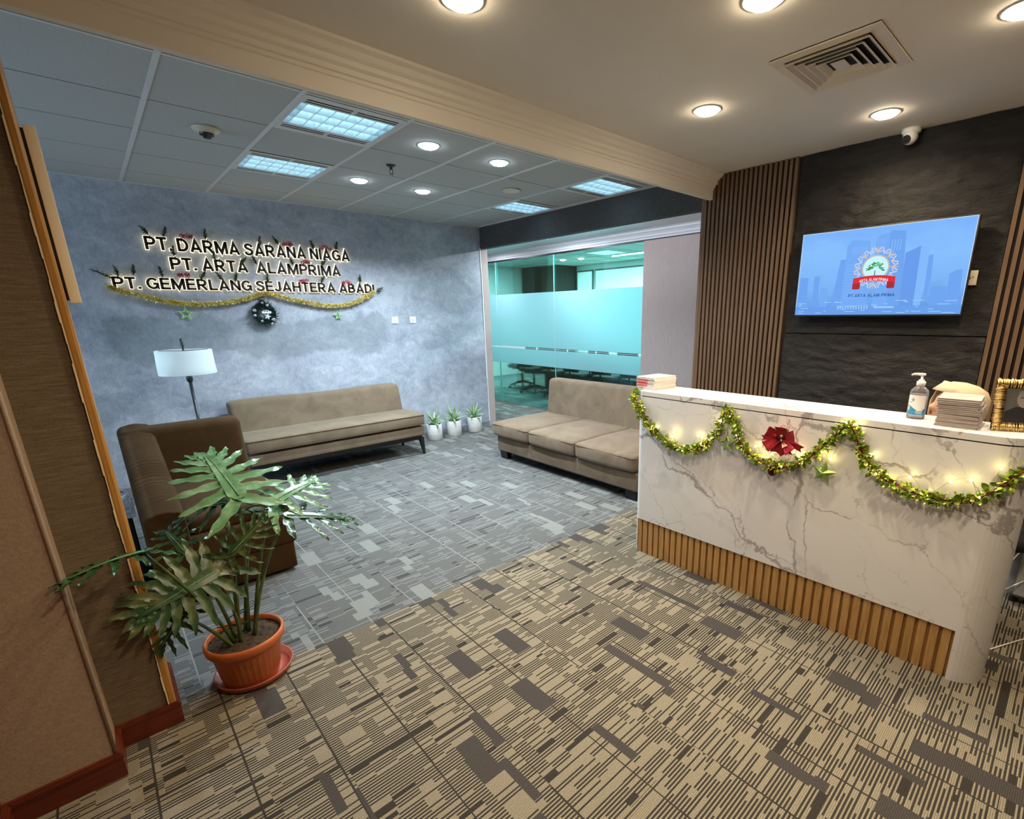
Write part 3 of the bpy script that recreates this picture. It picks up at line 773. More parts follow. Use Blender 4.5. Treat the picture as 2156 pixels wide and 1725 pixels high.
def sprig(x, z, tilt, ln, label, big=False):
    b = nb(); rnd = random.Random(int(x*1000)+int(z*7000))
    y = 5.962; d = Vector((math.sin(tilt), 0, math.cos(tilt))); base = Vector((x, y, z))-d*ln*.5
    tube(b, [base, base+d*ln], .002, 5)
    for k in range(40):
        p = base+d*ln*(.1+.9*(k%26)/26); a = rnd.uniform(0, 2*PI)
        s = Vector((d.z, 0, -d.x))*math.cos(a)+Vector((0, 1, 0))*math.sin(a)*.55
        e = p+s*.030*(1-.6*(k%26)/26)*(1.2 if big else 1)+d*.022; w = d.cross(s).normalized()*.006
        quad(b, p-w, p+w, e+w*.6, e-w*.6)
    tag(obj('artificial_sprig', b, M['sprig'], None, False), label, 'sprig', 'green sprigs tucked above the wall letters')
line = lambda n: ('top', 'middle', 'bottom')[n]
ords = ['first', 'second', 'third', 'fourth', 'fifth', 'sixth', 'seventh', 'eighth', 'ninth', 'tenth', 'eleventh']
SP = {0: [(.556, 2.345, -.6), (.689, 2.340, .35), (.994, 2.350, .05), (1.442, 2.330, .1), (1.594, 2.345, -.5), (1.935, 2.330, -.2), (2.184, 2.335, .3)],
      1: [(.725, 2.185, .05), (1.033, 2.170, -.1), (1.256, 2.130, .8), (1.369, 2.145, -.4), (1.710, 2.155, -.3), (2.022, 2.160, .7)],
      2: [(.301, 1.992, -.1), (.412, 2.005, .15), (.604, 1.998, -.05), (.910, 1.978, .5), (1.051, 1.982, -.6), (1.178, 1.975, .25), (1.457, 1.982, .1), (1.989, 1.985, .6), (2.400, 2.002, .2), (2.612, 1.892, 1.05)]}
for ln_, lst in SP.items():
    for i, (x, z, tl) in enumerate(lst):
        sprig(x, z, tl, .085, '%s green sprig from the left above the %s sign line' % (ords[i], line(ln_)))
sprig(.215, 1.965, -1.05, .16, 'long dark green sprig sticking out left at the tinsel start', True)
FL = {0: [(.841, 2.318), (1.698, 2.322), (2.059, 2.314)], 1: [(1.838, 2.156)], 2: [(.765, 1.980), (1.798, 1.964), (2.230, 1.964)]}
for ln_, lst in FL.items():
    for i, (x, z) in enumerate(lst):
        b = nb(); rnd = random.Random(i+9*ln_)
        for k in range(9):
            a = rnd.uniform(-1.5, 1.5); r = rnd.uniform(.02, .055)
            c0 = Vector((x+math.sin(a)*r, 5.955-rnd.random()*.012, z-.012+abs(math.cos(a))*r*.6))
            for q in range(5):
                an = q*2*PI/5+k; e = c0+Vector((math.cos(an)*.018, -.004, math.sin(an)*.014)); w = Vector((-math.sin(an), 0, math.cos(an)))*.005
                quad(b, c0, e-w*.8, e+Vector((math.cos(an), 0, math.sin(an)))*.006, e+w)
        lb = ('only red glitter floret on the middle sign line' if ln_ == 1 else '%s red glitter floret from the left above the %s sign line' % (ords[i], line(ln_)))
        tag(obj('glitter_floret', b, M['glit_red'], None, False), lb, 'flower', 'red glitter florets on the sign')

# gold tinsel
t = thing('tinsel_garland', 'gold foil tinsel draped in two swags under the sign lettering', 'garland', (1.37, 5.97, 1.8))
pts = catmull([(.228, 5.975, 1.872), (.275, 5.965, 1.842), (.434, 5.955, 1.790), (.58, 5.955, 1.752), (.732, 5.955, 1.730), (.9, 5.955, 1.728), (1.074, 5.955, 1.745), (1.25, 5.955, 1.785), (1.419, 5.960, 1.836),
               (1.6, 5.955, 1.79), (1.769, 5.955, 1.752), (1.94, 5.955, 1.722), (2.109, 5.955, 1.710), (2.28, 5.955, 1.742), (2.445, 5.955, 1.812), (2.55, 5.965, 1.875)], 10)
b = nb(); tube(b, pts, .005, 8); obj('core', b, M['gold_foil'], t)
for nm, mt, cnt, sd in (('foil_strand', 'gold_foil', 2600, 1), ('bright_foil_strand', 'gold_foil2', 1700, 2)):
    b = nb(); rnd = random.Random(sd)
    for k in range(cnt):
        i = rnd.randrange(len(pts)-1); p = pts[i].lerp(pts[i+1], rnd.random())
        d = Vector((rnd.uniform(-1, 1), rnd.uniform(-1, .8), rnd.uniform(-1, 1))).normalized()
        l = rnd.uniform(.020, .036); a_ = rnd.uniform(0, 3.1); _, q1, q2 = frame_of(d); w = (q1*math.cos(a_)+q2*math.sin(a_))*.0028
        e = p+d*l
        if e.y > 5.995: e.y = 5.993
        quad(b, p-w, p+w, e+w, e-w)
    o = obj(nm, b, M[mt], t, False); o['kind'] = 'stuff'

def star_poly(R, r, rot=0): return [((R if k % 2 == 0 else r)*math.sin(rot+k*PI/5), (R if k % 2 == 0 else r)*math.cos(rot+k*PI/5)) for k in range(10)]
def star(name, label, mp, R, mat, hollow, rot=0, depth=.016, group=None):
    """mp(a, b, h): plane coordinates and height to a point"""
    t = thing(name, label, 'star ornament', mp(0, 0, 0), group)
    b = nb(); out = star_poly(R, R*.42, rot)
    if hollow:
        inn = [(a*.50, c*.50) for a, c in star_poly(R, R*.46, rot)]; mid = [((a+e)/2, (c+f)/2) for (a, c), (e, f) in zip(out, inn)]
        O = [b.verts.new(mp(a, c, .002)) for a, c in out]; I = [b.verts.new(mp(a, c, .002)) for a, c in inn]; T = [b.verts.new(mp(a, c, depth)) for a, c in mid]
        B = [b.verts.new(mp(a, c, 0)) for a, c in mid]
        for k in range(10):
            q = (k+1) % 10
            for X, Y in ((O, T), (T, I), (I, B), (B, O)): b.faces.new((X[k], X[q], Y[q], Y[k]))
    else:
        O = [b.verts.new(mp(a, c, .004)) for a, c in out]; T = b.verts.new(mp(0, 0, depth)); B = b.verts.new(mp(0, 0, 0))
        for k in range(10):
            q = (k+1) % 10; b.faces.new((O[k], O[q], T)); b.faces.new((O[q], O[k], B))
    obj('star', b, mat, t)
    top = mp(math.sin(rot)*R, math.cos(rot)*R, .004); b = nb(); tube(b, [top, Vector(top)+Vector((0, 0, .055))], .0012, 5); obj('hanging_cord', b, M['wire'], t)
    return t
wall = lambda cx, cz: (lambda a, c, h: Vector((cx+a, 5.985-h, cz+c)))
star('hanging_star', 'larger pale green hollow star hanging under the left tinsel swag', wall(.723, 1.638), .068, M['star_lime'], True, .05)
star('hanging_star', 'smaller pale green hollow star hanging under the right tinsel swag', wall(2.11, 1.605), .054, M['star_lime'], True, -.05)

# wreath
wc = Vector((1.375, 5.955, 1.635))
t = thing('wreath', 'dark fir wreath with silver baubles hung below the sign', 'wreath', wc)
b = nb(); rnd = random.Random(3)
for k in range(1900):
    a = rnd.uniform(0, 2*PI); rr = rnd.gauss(.085, .018); p = wc+Vector((rr*math.sin(a), rnd.uniform(-.035, .02), rr*math.cos(a)))
    d = Vector((math.sin(a)*rnd.uniform(-.5, 1.2)+rnd.uniform(-.7, .7), -rnd.uniform(0, .8), math.cos(a)*rnd.uniform(-.5, 1.2)+rnd.uniform(-.7, .7))).normalized()
    w = frame_of(d)[1]*.0018; e = p+d*.034; quad(b, p-w, p+w, e+w*.5, e-w*.5)
o = obj('fir_needles', b, M['fir_blue'], t, False); o['kind'] = 'stuff'
b = nb(); tube(b, [wc+Vector((.085*math.sin(a), 0.01, .085*math.cos(a))) for a in [2*PI*k/40 for k in range(41)]], .024, 10); obj('ring', b, M['fir_blue'], t)
for a, rr, r in ((-.15, .105, .013), (.3, .085, .017), (-1.25, .10, .019), (-1.75, .10, .016), (-2.6, .085, .015), (2.35, .085, .020), (1.95, .115, .015), (1.2, .10, .011), (2.75, .11, .014)):
    b = nb(); sph(b, wc+Vector((rr*math.sin(a), -.042, rr*math.cos(a))), r, 14, 10); obj('bauble', b, M['silver'], t)
b = nb(); box(b, wc.x-.035, wc.x+.05, wc.y-.052, wc.y-.047, wc.z+.0, wc.z+.022); box(b, wc.x-.02, wc.x+.03, wc.y-.0525, wc.y-.047, wc.z+.018, wc.z+.032); obj('greeting_plate', b, M['white_plastic'], t)
b = nb(); box(b, wc.x-.016, wc.x-.002, wc.y-.054, wc.y-.0526, wc.z+.02, wc.z+.028); box(b, wc.x+.006, wc.x+.022, wc.y-.054, wc.y-.0526, wc.z+.02, wc.z+.028); obj('dark_mark', b, M['black_plastic'], t)
b = nb(); sp = star_poly(.034, .014, .3); prism(b, sp, lambda a, c, s: (wc.x+.01+a, wc.y-.05+s, wc.z-.03+c), -.006, .004); obj('silver_flower', b, P('pale_silver_glitter', (.62, .68, .72), .4, .1), t)
b = nb(); tube(b, [wc+Vector((0, .0, .09)), wc+Vector((.004, .01, .165))], .018, 8); o = obj('hanging_loop', b, M['fir_blue'], t)
b = nb(); box(b, wc.x-.02, wc.x+.026, wc.y-.012, wc.y-.006, wc.z+.138, wc.z+.150); obj('hook', b, M['silver'], t)

# switch plates
for x, lb in ((2.789, 'left white switch plate on the plaster wall near the corner'), (3.025, 'right white switch plate on the plaster wall near the corner')):
    t = thing('switch_plate', lb, 'switch', (x, 6.0, 1.543), 'switch plates on the plaster wall')
    b = nb(); rbox(b, (x-.041, 5.990, 1.502), (x+.041, 5.9995, 1.584), .004, (1, 1, 1), k=2); obj('plate', b, M['white_plastic'], t)
    b = nb(); box(b, x-.012, x+.012, 5.986, 5.990, 1.535, 1.551); obj('rocker', b, M['white_pot'], t)
t = thing('wall_socket', 'cream wall socket half hidden behind the right edge of the screen', 'socket', (4.02, .59, 1.78))
b = nb(); rbox(b, (4.008, .550, 1.737), (4.022, .635, 1.825), .004, (1, 1, 1), k=2); obj('plate', b, M['cream_plastic'], t)
b = nb(); lathe(b, (0, 0, 0), [(0, .0), (.02, .0), (.02, .003), (0, .003)], 18); bmesh.ops.rotate(b, verts=b.verts, matrix=Matrix.Rotation(-PI/2, 3, 'Y')); bmesh.ops.translate(b, verts=b.verts, vec=(4.008, .602, 1.78)); obj('socket_well', b, M['black_plastic'], t)
b = nb(); box(b, 4.004, 4.008, .568, .574, 1.783, 1.788); obj('indicator', b, M['black_plastic'], t)

# ------------------------------------------------------------------ WALL SCREEN
def tv():
    X, Y0, Z0, Wd, Hh = 3.945, 1.602, 1.567, 1.012, .566
    t = thing('television', 'wall screen showing a blue skyline and emblem on the slate wall', 'screen', (X, Y0-Wd/2, Z0))
    b = nb(); rbox(b, (X+.002, Y0-Wd-.008, Z0-.012), (X+.036, Y0+.008, Z0+Hh+.008), .003, (1, 1, 1), k=2); obj('bezel', b, M['black_plastic'], t)
    b = nb(); box(b, X+.036, X+.072, Y0-Wd*.75, Y0-Wd*.25, Z0+.15, Z0+.42); obj('wall_bracket', b, M['black_plastic'], t)
    def pic(nm):
        m = NT('screen_sky'); p = m.n('SeparateXYZ'); m.set(p.inputs[0], m.pos())
        f = m.ma('DIVIDE', m.ma('SUBTRACT', p.outputs[2], Z0), Hh); n = m.noise(m.mapv(m.pos(), (1, 1.5, 3)), 2.4, 4)
        f = m.ma('ADD', f, m.ma('MULTIPLY', m.ma('SUBTRACT', n, .5), .5))
        col = m.ramp(f, [(0, (.13, .32, .78)), (.35, (.21, .47, .93)), (.75, (.25, .53, 1.0)), (1, (.21, .46, .98))])
        return m.surf(m.n('Emission', Color=col, Strength=1.0))
    b = nb(); box(b, X, X+.002, Y0-Wd, Y0, Z0, Z0+Hh); scr = obj('screen', b, pic('s'), t)
    b = nb(); e = .0035
    for q in ((0, Wd, 0, e), (0, Wd, Hh-e, Hh), (0, e, e, Hh-e), (Wd-e, Wd, e, Hh-e)): box(b, X-.0006, X, Y0-q[1], Y0-q[0], Z0+q[2], Z0+q[3])
    obj('bright_edge', b, EM('screen_edge', (.62, .80, 1), 1.0), scr)
    lay = [0]
    def poly(nm, pts, col, d):
        b = nb(); vs = [b.verts.new((X-d, Y0-u*Wd/1.78, Z0+v*Hh)) for u, v in pts]; 
        f = b.faces.new(vs); bmesh.ops.triangulate(b, faces=[f])
        o = obj(nm, b, EMc(col), scr, False); return o
    cache = {}
    def EMc(c):
        if c not in cache: cache[c] = EM('screen_colour', c, 1.0)
        return cache[c]
    A, B_, C_, D_ = (.165, .385, .88), (.185, .42, .92), (.145, .34, .84), (.23, .50, .97)
    sky = [('s2', [(.022, .477), (.125, .465), (.132, .1), (.027, .1)], A), ('s3', [(.197, .478), (.265, .484), (.273, .1), (.205, .1)], A),
           ('s4', [(.287, .334), (.382, .335), (.388, .1), (.295, .1)], B_), ('s5', [(.489, .661), (.558, .661), (.573, .1), (.43, .1), (.465, .397)], A),
           ('s1', [(1.469, .30), (1.615, .298), (1.625, .1), (1.478, .1)], A), ('b5', [(1.618, .429), (1.679, .467), (1.731, .468), (1.741, .1), (1.63, .1)], A),
           ('b4', [(1.40, .642), (1.445, .638), (1.454, .421), (1.446, .2), (1.412, .2)], A)]
    for k, p, c in sky: poly('skyline_tower', p, c, .0008)
    poly('skyline_tower', [(.594, .877), (.795, .85), (.85, .1), (.594, .1), (.548, .1), (.548, .821)], B_, .0010)
    poly('skyline_tower', [(.848, .854), (.881, .894), (.934, .912), (.987, .915), (1.065, .1), (.909, .1)], B_, .0011)
    poly('skyline_tower', [(.987, .915), (.998, .943), (1.147, .922), (1.207, .1), (1.061, .1)], A, .0012)
    poly('skyline_tower', [(1.173, .682), (1.314, .745), (1.322, .331), (1.327, .1), (1.188, .1)], C_, .0013)
    poly('skyline_tower', [(1.314, .745), (1.393, .733), (1.41, .308), (1.394, .1), (1.327, .1)], D_, .0014)
    def strip(nm, rects, col, d):
        b = nb()
        for u0, u1, v0, v1 in rects: quad(b, *[(X-d, Y0-u*Wd/1.78, Z0+v*Hh) for u, v in ((u0, v0), (u1, v0), (u1, v1), (u0, v1))])
        return obj(nm, b, EMc(col), scr, False)
    strip('tower_windows', [(.61+.022*i, .618+.022*i, .71, .80) for i in range(8)]+[(1.02+.028*i, 1.03+.028*i, .72, .84) for i in range(4)]+[(.86+.022*i, .866+.022*i, .80, .86) for i in range(5)]+
          [(.57, .80, .2+.035*i, .206+.035*i) for i in range(12)], D_, .0016)
    strip('street_level', [(0, 1.78, 0, .10)], (.15, .36, .83), .0016)
    rnd = random.Random(5)
    strip('street_lights', [(u, u+rnd.uniform(.02, .12), v, v+.008) for u, v in [(rnd.uniform(.02, 1.65), rnd.uniform(.01, .16)) for _ in range(34)]]+
          [(.52+.03*i, .533+.03*i, .065, .11) for i in range(12)]+[(.93, 1.14, .075, .095)], (.34, .60, .98), .0018)
    # emblem: scrollwork rosette, medallion with a tree, ribbon, caption
    cu, cv = .887, .56
    def at(a, r, d): return (X-d, Y0-(cu+r*math.sin(a))*Wd/1.78, Z0+(cv+r*math.cos(a)*.98)*Hh)
    b = nb(); K = Wd/1.78/Hh
    def P2(u, v, d): return Vector((X-d, Y0-(cu+u)*Wd/1.78, Z0+(cv-.02)*Hh+v*Wd/1.78))
    def curl(a0, r0, r1, tw, w, d):
        pts = []
        for k in range(9):
            f = k/8; a = a0+tw*math.sin(f*2.6)*f; r = r0+(r1-r0)*(f if f < .75 else 1.5-f*.9)
            pts.append((r*math.sin(a), r*math.cos(a)))
        for (u0, v0), (u1, v1) in zip(pts, pts[1:]):
            dx, dy = u1-u0, v1-v0; L = math.hypot(dx, dy)+1e-9; nx, ny = -dy/L*w, dx/L*w
            quad(b, P2(u0-nx, v0-ny, d), P2(u1-nx, v1-ny, d), P2(u1+nx, v1+ny, d), P2(u0+nx, v0+ny, d))
    for k in range(16):
        a = 2*PI*k/16
        curl(a, .165, .25, .22, .007, .0022); curl(a, .165, .25, -.22, .007, .0022); curl(a+.1, .17, .205, .2, .006, .0022)
    obj('emblem_scrollwork', b, EMc((.60, .62, .78)), scr, False)
    b = nb()
    for k in range(8):
        a = 2*PI*k/8; s = math.sin(a); c = math.cos(a)
        quad(b, P2(.155*s-.008*c, .155*c+.008*s, .0024), P2(.155*s+.008*c, .155*c-.008*s, .0024), P2(.24*s+.003*c, .24*c-.003*s, .0024), P2(.24*s-.003*c, .24*c+.003*s, .0024))
    obj('emblem_ray', b, EMc((.70, .50, .30)), scr, False)
    def disc(nm, r, col, d, u=0, v=0, sy=1, n=40):
        b = nb(); b.faces.new([b.verts.new(P2(u+r*math.sin(a), v+r*math.cos(a)*sy, d)) for a in [2*PI*k/n for k in range(n)]]); return obj(nm, b, EMc(col), scr, False)
    disc('medallion_rim', .145, (.62, .52, .40), .0026); disc('medallion', .131, (.60, .92, .98), .0028)
    rnd = random.Random(11)
    b = nb()
    for k in range(60):
        a = rnd.uniform(-1.9, 1.9); r = rnd.uniform(.03, .09); u, v = r*math.sin(a)*1.05, -.01+r*math.cos(a)*.85; q = rnd.uniform(.008, .016); an = rnd.uniform(0, 3)
        b.faces.new([b.verts.new(P2(u+q*math.cos(an+g), v+q*.55*math.sin(an+g), .0030+.00001*k)) for g in (0, 1.57, 3.14, 4.71)])
    obj('tree_crown', b, EMc((.02, .26, .08)), scr, False)
    b = nb()
    for k in range(22):
        a = rnd.uniform(-1.2, 1.2); r = rnd.uniform(.02, .07); u, v = r*math.sin(a), .0+r*math.cos(a)*.85; q = rnd.uniform(.006, .011)
        b.faces.new([b.verts.new(P2(u+q*math.cos(g), v+q*.55*math.sin(g), .0038)) for g in (0.4, 1.97, 3.54, 5.11)])
    obj('tree_light', b, EMc((.08, .55, .14)), scr, False)
    strip_pts = [(-.004, -.10), (.006, -.10), (.004, -.03), (-.003, -.03)]
    b = nb(); b.faces.new([b.verts.new(P2(u, v, .0039)) for u, v in strip_pts]); quad(b, *[P2(u, v, .0039) for u, v in ((-.03, -.105), (.03, -.105), (.03, -.10), (-.03, -.10))]); obj('tree_trunk', b, EMc((.03, .06, .07)), scr, False)
    n = 14
    def ribbon(nm, u0, u1, v0, v1, arch, col, d):
        b = nb()
        for k in range(n):
            f0, f1 = k/n, (k+1)/n; g0, g1 = arch*(1-(2*f0-1)**2), arch*(1-(2*f1-1)**2)
            quad(b, *[P2(u, v, d) for u, v in ((u0+(u1-u0)*f0, v0+g0), (u0+(u1-u0)*f1, v0+g1), (u0+(u1-u0)*f1, v1+g1), (u0+(u1-u0)*f0, v1+g0))])
        return obj(nm, b, EMc(col), scr, False)
    ribbon('ribbon_tail', -.225, -.14, -.235, -.145, -.004, (.42, .03, .04), .0040); ribbon('ribbon_tail', .145, .225, -.235, -.145, -.004, (.42, .03, .04), .0040)
    ribbon('ribbon_banner', -.225, .225, -.175, -.11, .025, (.72, .035, .05), .0042)
    def text(nm, s, u, v, width, hgt, col, d, bend=0):
        gap = .14; adv = [(.34 if c == ' ' else GLYPH[c][0]+gap) for c in s]; tot = sum(adv)-gap; x = 0; b = nb()
        for ch, w in zip(s, adv):
            if ch != ' ':
                def mp(a, c, y, x=x):
                    f = 2*(x+a)/tot-1
                    return P2(u+f*width/2, v+c*hgt+bend*(1-f*f), d+y)
                glyph(b, ch, mp, .085, 0, 0, .0002)
            x += w
        return obj(nm, b, EMc(col), scr, False)
    text('ribbon_text', 'ARTA ALAM PRIMA', 0, -.160, .31, .030, (.95, .85, .88), .0046, .016)
    text('caption_text', 'PT ARTA ALAM PRIMA', -.005, -.33, .50, .036, (.03, .10, .33), .0046)
    return t
T_ = tv()

# ------------------------------------------------------------------ SOFAS
def puff(h, ax=2, sag=0.0):
    def fn(p, w):
        a = (1-(2*w[0]-1)**2)*(1-(2*w[1]-1)**2)
        if w[2] > .6: p.z += h*a*(w[2]-.6)/.4
        p.z -= sag*a
        return p
    return fn
def piping(bm, x0, x1, y0, y1, z, r=.004, c=.03):
    pts = []
    for cx, cy, a0 in ((x1-c, y1-c, 0), (x0+c, y1-c, PI/2), (x0+c, y0+c, PI), (x1-c, y0+c, 1.5*PI)):
        for k in range(5): a = a0+k*PI/8; pts.append((cx+c*math.cos(a), cy+c*math.sin(a), z))
    pts.append(pts[0]); tube(bm, pts, r, 6, False)
# long sofa against the plaster wall
t = thing('sofa', 'long armless taupe sofa against the plaster wall under the sign', 'sofa', (1.76, 5.55, 0))
b = nb(); rbox(b, (.875, 5.225, .24), (2.655, 5.88, .345), .012, (6, 3, 1)); obj('base', b, M['sofa'], t)
b = nb(); rbox(b, (.865, 5.205, .362), (2.665, 5.70, .497), .03, (12, 5, 2), puff(.012)); cu = obj('seat_cushion', b, M['sofa'], t)
b = nb(); piping(b, .866, 2.664, 5.206, 5.70, .480, .0045); piping(b, .868, 2.662, 5.208, 5.70, .375, .004); obj('piping', b, M['sofa_seam'], cu)
b = nb()
def bk(p, w):
    p.y += .085*w[2]; p.z += .008*math.sin(w[0]*9); return p
rbox(b, (.875, 5.66, .36), (2.64, 5.84, .795), .045, (8, 2, 4), bk); obj('backrest', b, M['sofa'], t)
b = nb(); box(b, .90, 2.635, 5.26, 5.85, .205, .24); box(b, .93, 2.60, 5.29, 5.82, .18, .206); obj('leg_rail', b, M['black_wood'], t)
for x, y, sx, sy in ((2.605, 5.262, 1, -1), (.90, 5.262, -1, -1), (2.605, 5.80, 1, 1), (.90, 5.80, -1, 1)):
    b = nb(); vs = box(b, x, x+.05, y, y+.05, 0, .21)
    for v in vs[:4]: v.co.x = x+.025+sx*.021+(v.co.x-x-.025)*.45; v.co.y = y+.025+sy*.012+(v.co.y-y-.025)*.45
    obj('leg', b, M['black_wood'], t)
# sofa in front of the glass
t = thing('sofa', 'taupe suede sofa with three seat cushions beside the marble counter', 'sofa', (3.6, 3.5, 0))
b = nb(); rbox(b, (3.17, 2.47, .095), (4.05, 4.50, .262), .016, (4, 8, 1)); obj('base', b, M['sofa'], t)
for y0, y1 in ((2.475, 3.205), (3.21, 3.90), (3.905, 4.545)):
    b = nb()
    def fn(p, w, y0=y0):
        a = (1-(2*w[0]-1)**2)*(1-(2*w[1]-1)**2)
        if w[2] > .55: p.z += .030*a*(w[2]-.55)/.45
        p.z += .006*noise.noise(Vector((p.x*5, p.y*5, y0)))
        p.x -= .012*(1-(2*w[1]-1)**2)*(1-w[0])
        return p
    rbox(b, (3.13, y0, .272), (3.99, y1, .425), .038, (8, 8, 2), fn); c = obj('seat_cushion', b, M['sofa'], t)
    b = nb(); piping(b, 3.124, 3.985, y0+.003, y1-.003, .405, .003, .04); obj('piping', b, M['sofa'], c)
b = nb()
def bk2(p, w): p.x += .06*w[2]; p.z += .012*(1-w[1]); return p
rbox(b, (3.93, 2.47, .26), (4.10, 4.525, .838), .045, (2, 8, 4), bk2); obj('backrest', b, M['sofa'], t)
b = nb(); box(b, 3.24, 4.02, 2.52, 4.44, .06, .096); obj('leg_rail', b, M['black_wood'], t)
for x, y in ((3.19, 4.36), (3.19, 2.50), (3.95, 4.36), (3.95, 2.50)):
    b = nb(); vs = box(b, x, x+.075, y, y+.12, 0, .096)
    for v in vs[:4]: v.co.x = x+.037+(v.co.x-x-.037)*.7
    obj('leg', b, M['black_wood'], t)
# dark corner armchair at the pier
t = thing('corner_armchair', 'dark brown upholstered corner armchair behind the potted philodendron', 'armchair', (.37, 3.8, 0))
b = nb(); rbox(b, (.04, 3.335, .02), (.715, 4.34, .20), .015, (4, 5, 1)); obj('base', b, M['chair_brown'], t)
b = nb(); rbox(b, (.03, 3.325, .195), (.735, 4.34, .395), .022, (4, 5, 1)); obj('seat_frame', b, M['chair_brown'], t)
b = nb(); rbox(b, (.20, 3.36, .385), (.735, 4.2, .50), .035, (5, 6, 2), puff(.022)); obj('seat_cushion', b, M['chair_brown'], t)
b = nb()
def ct(p, w): 
    p.y += .05*w[2]; return p
rbox(b, (.03, 4.17, .38), (.70, 4.36, .895), .045, (5, 2, 4), ct); obj('backrest', b, M['chair_brown'], t)
b = nb(); n = 40; rings = []
def arm_sec(y):
    f = (y-3.33)/(4.36-3.33); top = .575+.335*f**.9; bot = .02
    wr = .0024*math.sin(f*210+2.2*math.sin(f*31))*math.exp(-((f-.36)/.22)**2)+.0018*math.sin(f*60)*math.exp(-((f-.9)/.1)**2)
    x0, x1 = .02, .205; r = .045; sec = [(x0, bot), (x0, top-r)]
    for k in range(5): a = PI-k*PI/8; sec.append((x0+r+(r+wr)*math.cos(a), top-r+(r+wr)*math.sin(a)))
    for k in range(7):
        f2 = k/6; sec.append((x0+r+(x1-x0-2*r)*f2, top+wr+.008*math.sin(f2*PI)))
    for k in range(5): a = PI/2-k*PI/8; sec.append((x1-r+(r+wr)*math.cos(a), top-r+(r+wr)*math.sin(a)))
    sec += [(x1, bot)]; return sec
ysec = [3.318]+[3.325+(4.36-3.325)*k/240 for k in range(241)]
for i, y in enumerate(ysec):
    sec = arm_sec(max(y, 3.33))
    if i == 0: 
        cx, cz = .112, .30; sec = [(cx+(a-cx)*.93, cz+(c-cz)*.97 if c > .1 else c) for a, c in sec]
    rings.append([b.verts.new((a, y, c)) for a, c in sec])
for A_, B_ in zip(rings, rings[1:]):
    for k in range(len(A_)-1):
        f = b.faces.new((A_[k], A_[k+1], B_[k+1], B_[k])); f.smooth = True
b.faces.new(rings[0]); b.faces.new(rings[-1][::-1]); obj('sloping_arm', b, M['chair_brown'], t)
for x, y in ((.08, 3.40), (.64, 3.40), (.08, 4.26), (.64, 4.26)):
    b = nb(); box(b, x-.02, x+.02, y-.02, y+.02, 0, .025); obj('foot', b, M['black_wood'], t)

# ------------------------------------------------------------------ FLOOR LAMP, SIDE TABLE
lx, ly = .565, 5.25
t = thing('floor_lamp', 'floor lamp with white drum shade behind the dark armchair', 'lamp', (lx, ly, 0))
b = nb(); lathe(b, (lx, ly, 0), [(0, 0), (.15, 0), (.15, .012), (.04, .022), (.02, .035), (0, .035)], 36); obj('base', b, M['steel_dark'], t)
b = nb(); tube(b, [(lx, ly, .03), (lx, ly, 1.10)], .0125, 14); lathe(b, (lx, ly, 0), [(.0125, 1.07), (.022, 1.085), (.024, 1.11), (.018, 1.128), (.0125, 1.13)], 18); obj('pole', b, M['steel_dark'], t)
b = nb(); rings = []
for z, r in ((1.143, .1995), (1.146, .2015), (1.18, .2), (1.24, .1985), (1.30, .1965), (1.338, .1955), (1.342, .1935)):
    rings.append([b.verts.new((lx+r*(1+.004*math.sin(7*a+z*30))*math.cos(a), ly+r*math.sin(a), z)) for a in [2*PI*k/48 for k in range(48)]])
for A_, B_ in zip(rings, rings[1:]):
    for k in range(48): f = b.faces.new((A_[k], A_[(k+1) % 48], B_[(k+1) % 48], B_[k])); f.smooth = True
obj('lamp_shade', b, M['lamp_shade'], t)
b = nb()
for k in range(3): a = 2*PI*k/3+.4; tube(b, [(lx, ly, 1.335), (lx+.193*math.cos(a), ly+.193*math.sin(a), 1.338)], .003, 6)
obj('shade_spider', b, M['steel_dark'], t)
b = nb(); tube(b, [(lx, ly, 1.10), (lx, ly, 1.37)], .007, 10); lathe(b, (lx, ly, 0), [(.011, 1.37), (.011, 1.43), (.006, 1.437), (0, 1.437)], 14); obj('finial', b, M['steel_dark'], t)
b = nb(); sph(b, (lx, ly, 1.23), .032, 16, 12, (1, 1, 1.25)); obj('bulb', b, EM('cool_lamp_bulb', (.80, .95, 1), 16), t)
b = nb()
t = thing('side_table', 'small low table with a dark body squeezed between pier and armchair', 'table', (-.20, 3.95, 0))
b = nb(); rbox(b, (-.42, 3.76, .455), (.008, 4.14, .475), .006, (1, 1, 1)); obj('tabletop', b, M['clear'], t)
b = nb(); rbox(b, (-.40, 3.78, .05), (-.012, 4.12, .452), .008, (1, 1, 1)); obj('body', b, P('dark_blue_lacquer', (.03, .045, .07), .35), t)
for x, y in ((-.38, 3.8), (-.04, 3.8), (-.38, 4.1), (-.04, 4.1)):
    b = nb(); box(b, x-.015, x+.015, y-.015, y+.015, 0, .052); obj('leg', b, M['steel_dark'], t)
t = thing('plastic_tray', 'clear plastic tray of crumpled wrapping on the small side table', 'tray', (-.14, 3.93, .476))
b = nb(); rbox(b, (-.27, 3.80, .4765), (-.005, 4.05, .51), .008, (2, 2, 1)); obj('tray', b, M['clear'], t)
b = nb(); rnd = random.Random(4)
for k in range(55):
    p = Vector((rnd.uniform(-.25, -.02), rnd.uniform(3.83, 4.03), rnd.uniform(.52, .58))); r = rnd.uniform(.015, .035); a = rnd.uniform(0, 6)
    pts = [p+Vector((r*math.cos(a+q*2.1), r*math.sin(a+q*2.1), rnd.uniform(-.02, .02))) for q in range(3)]
    b.faces.new([b.verts.new(q) for q in pts])
obj('wrapping', b, P('crumpled_clear_film', (.8, .86, .9), .15), t, False)['kind'] = 'stuff'

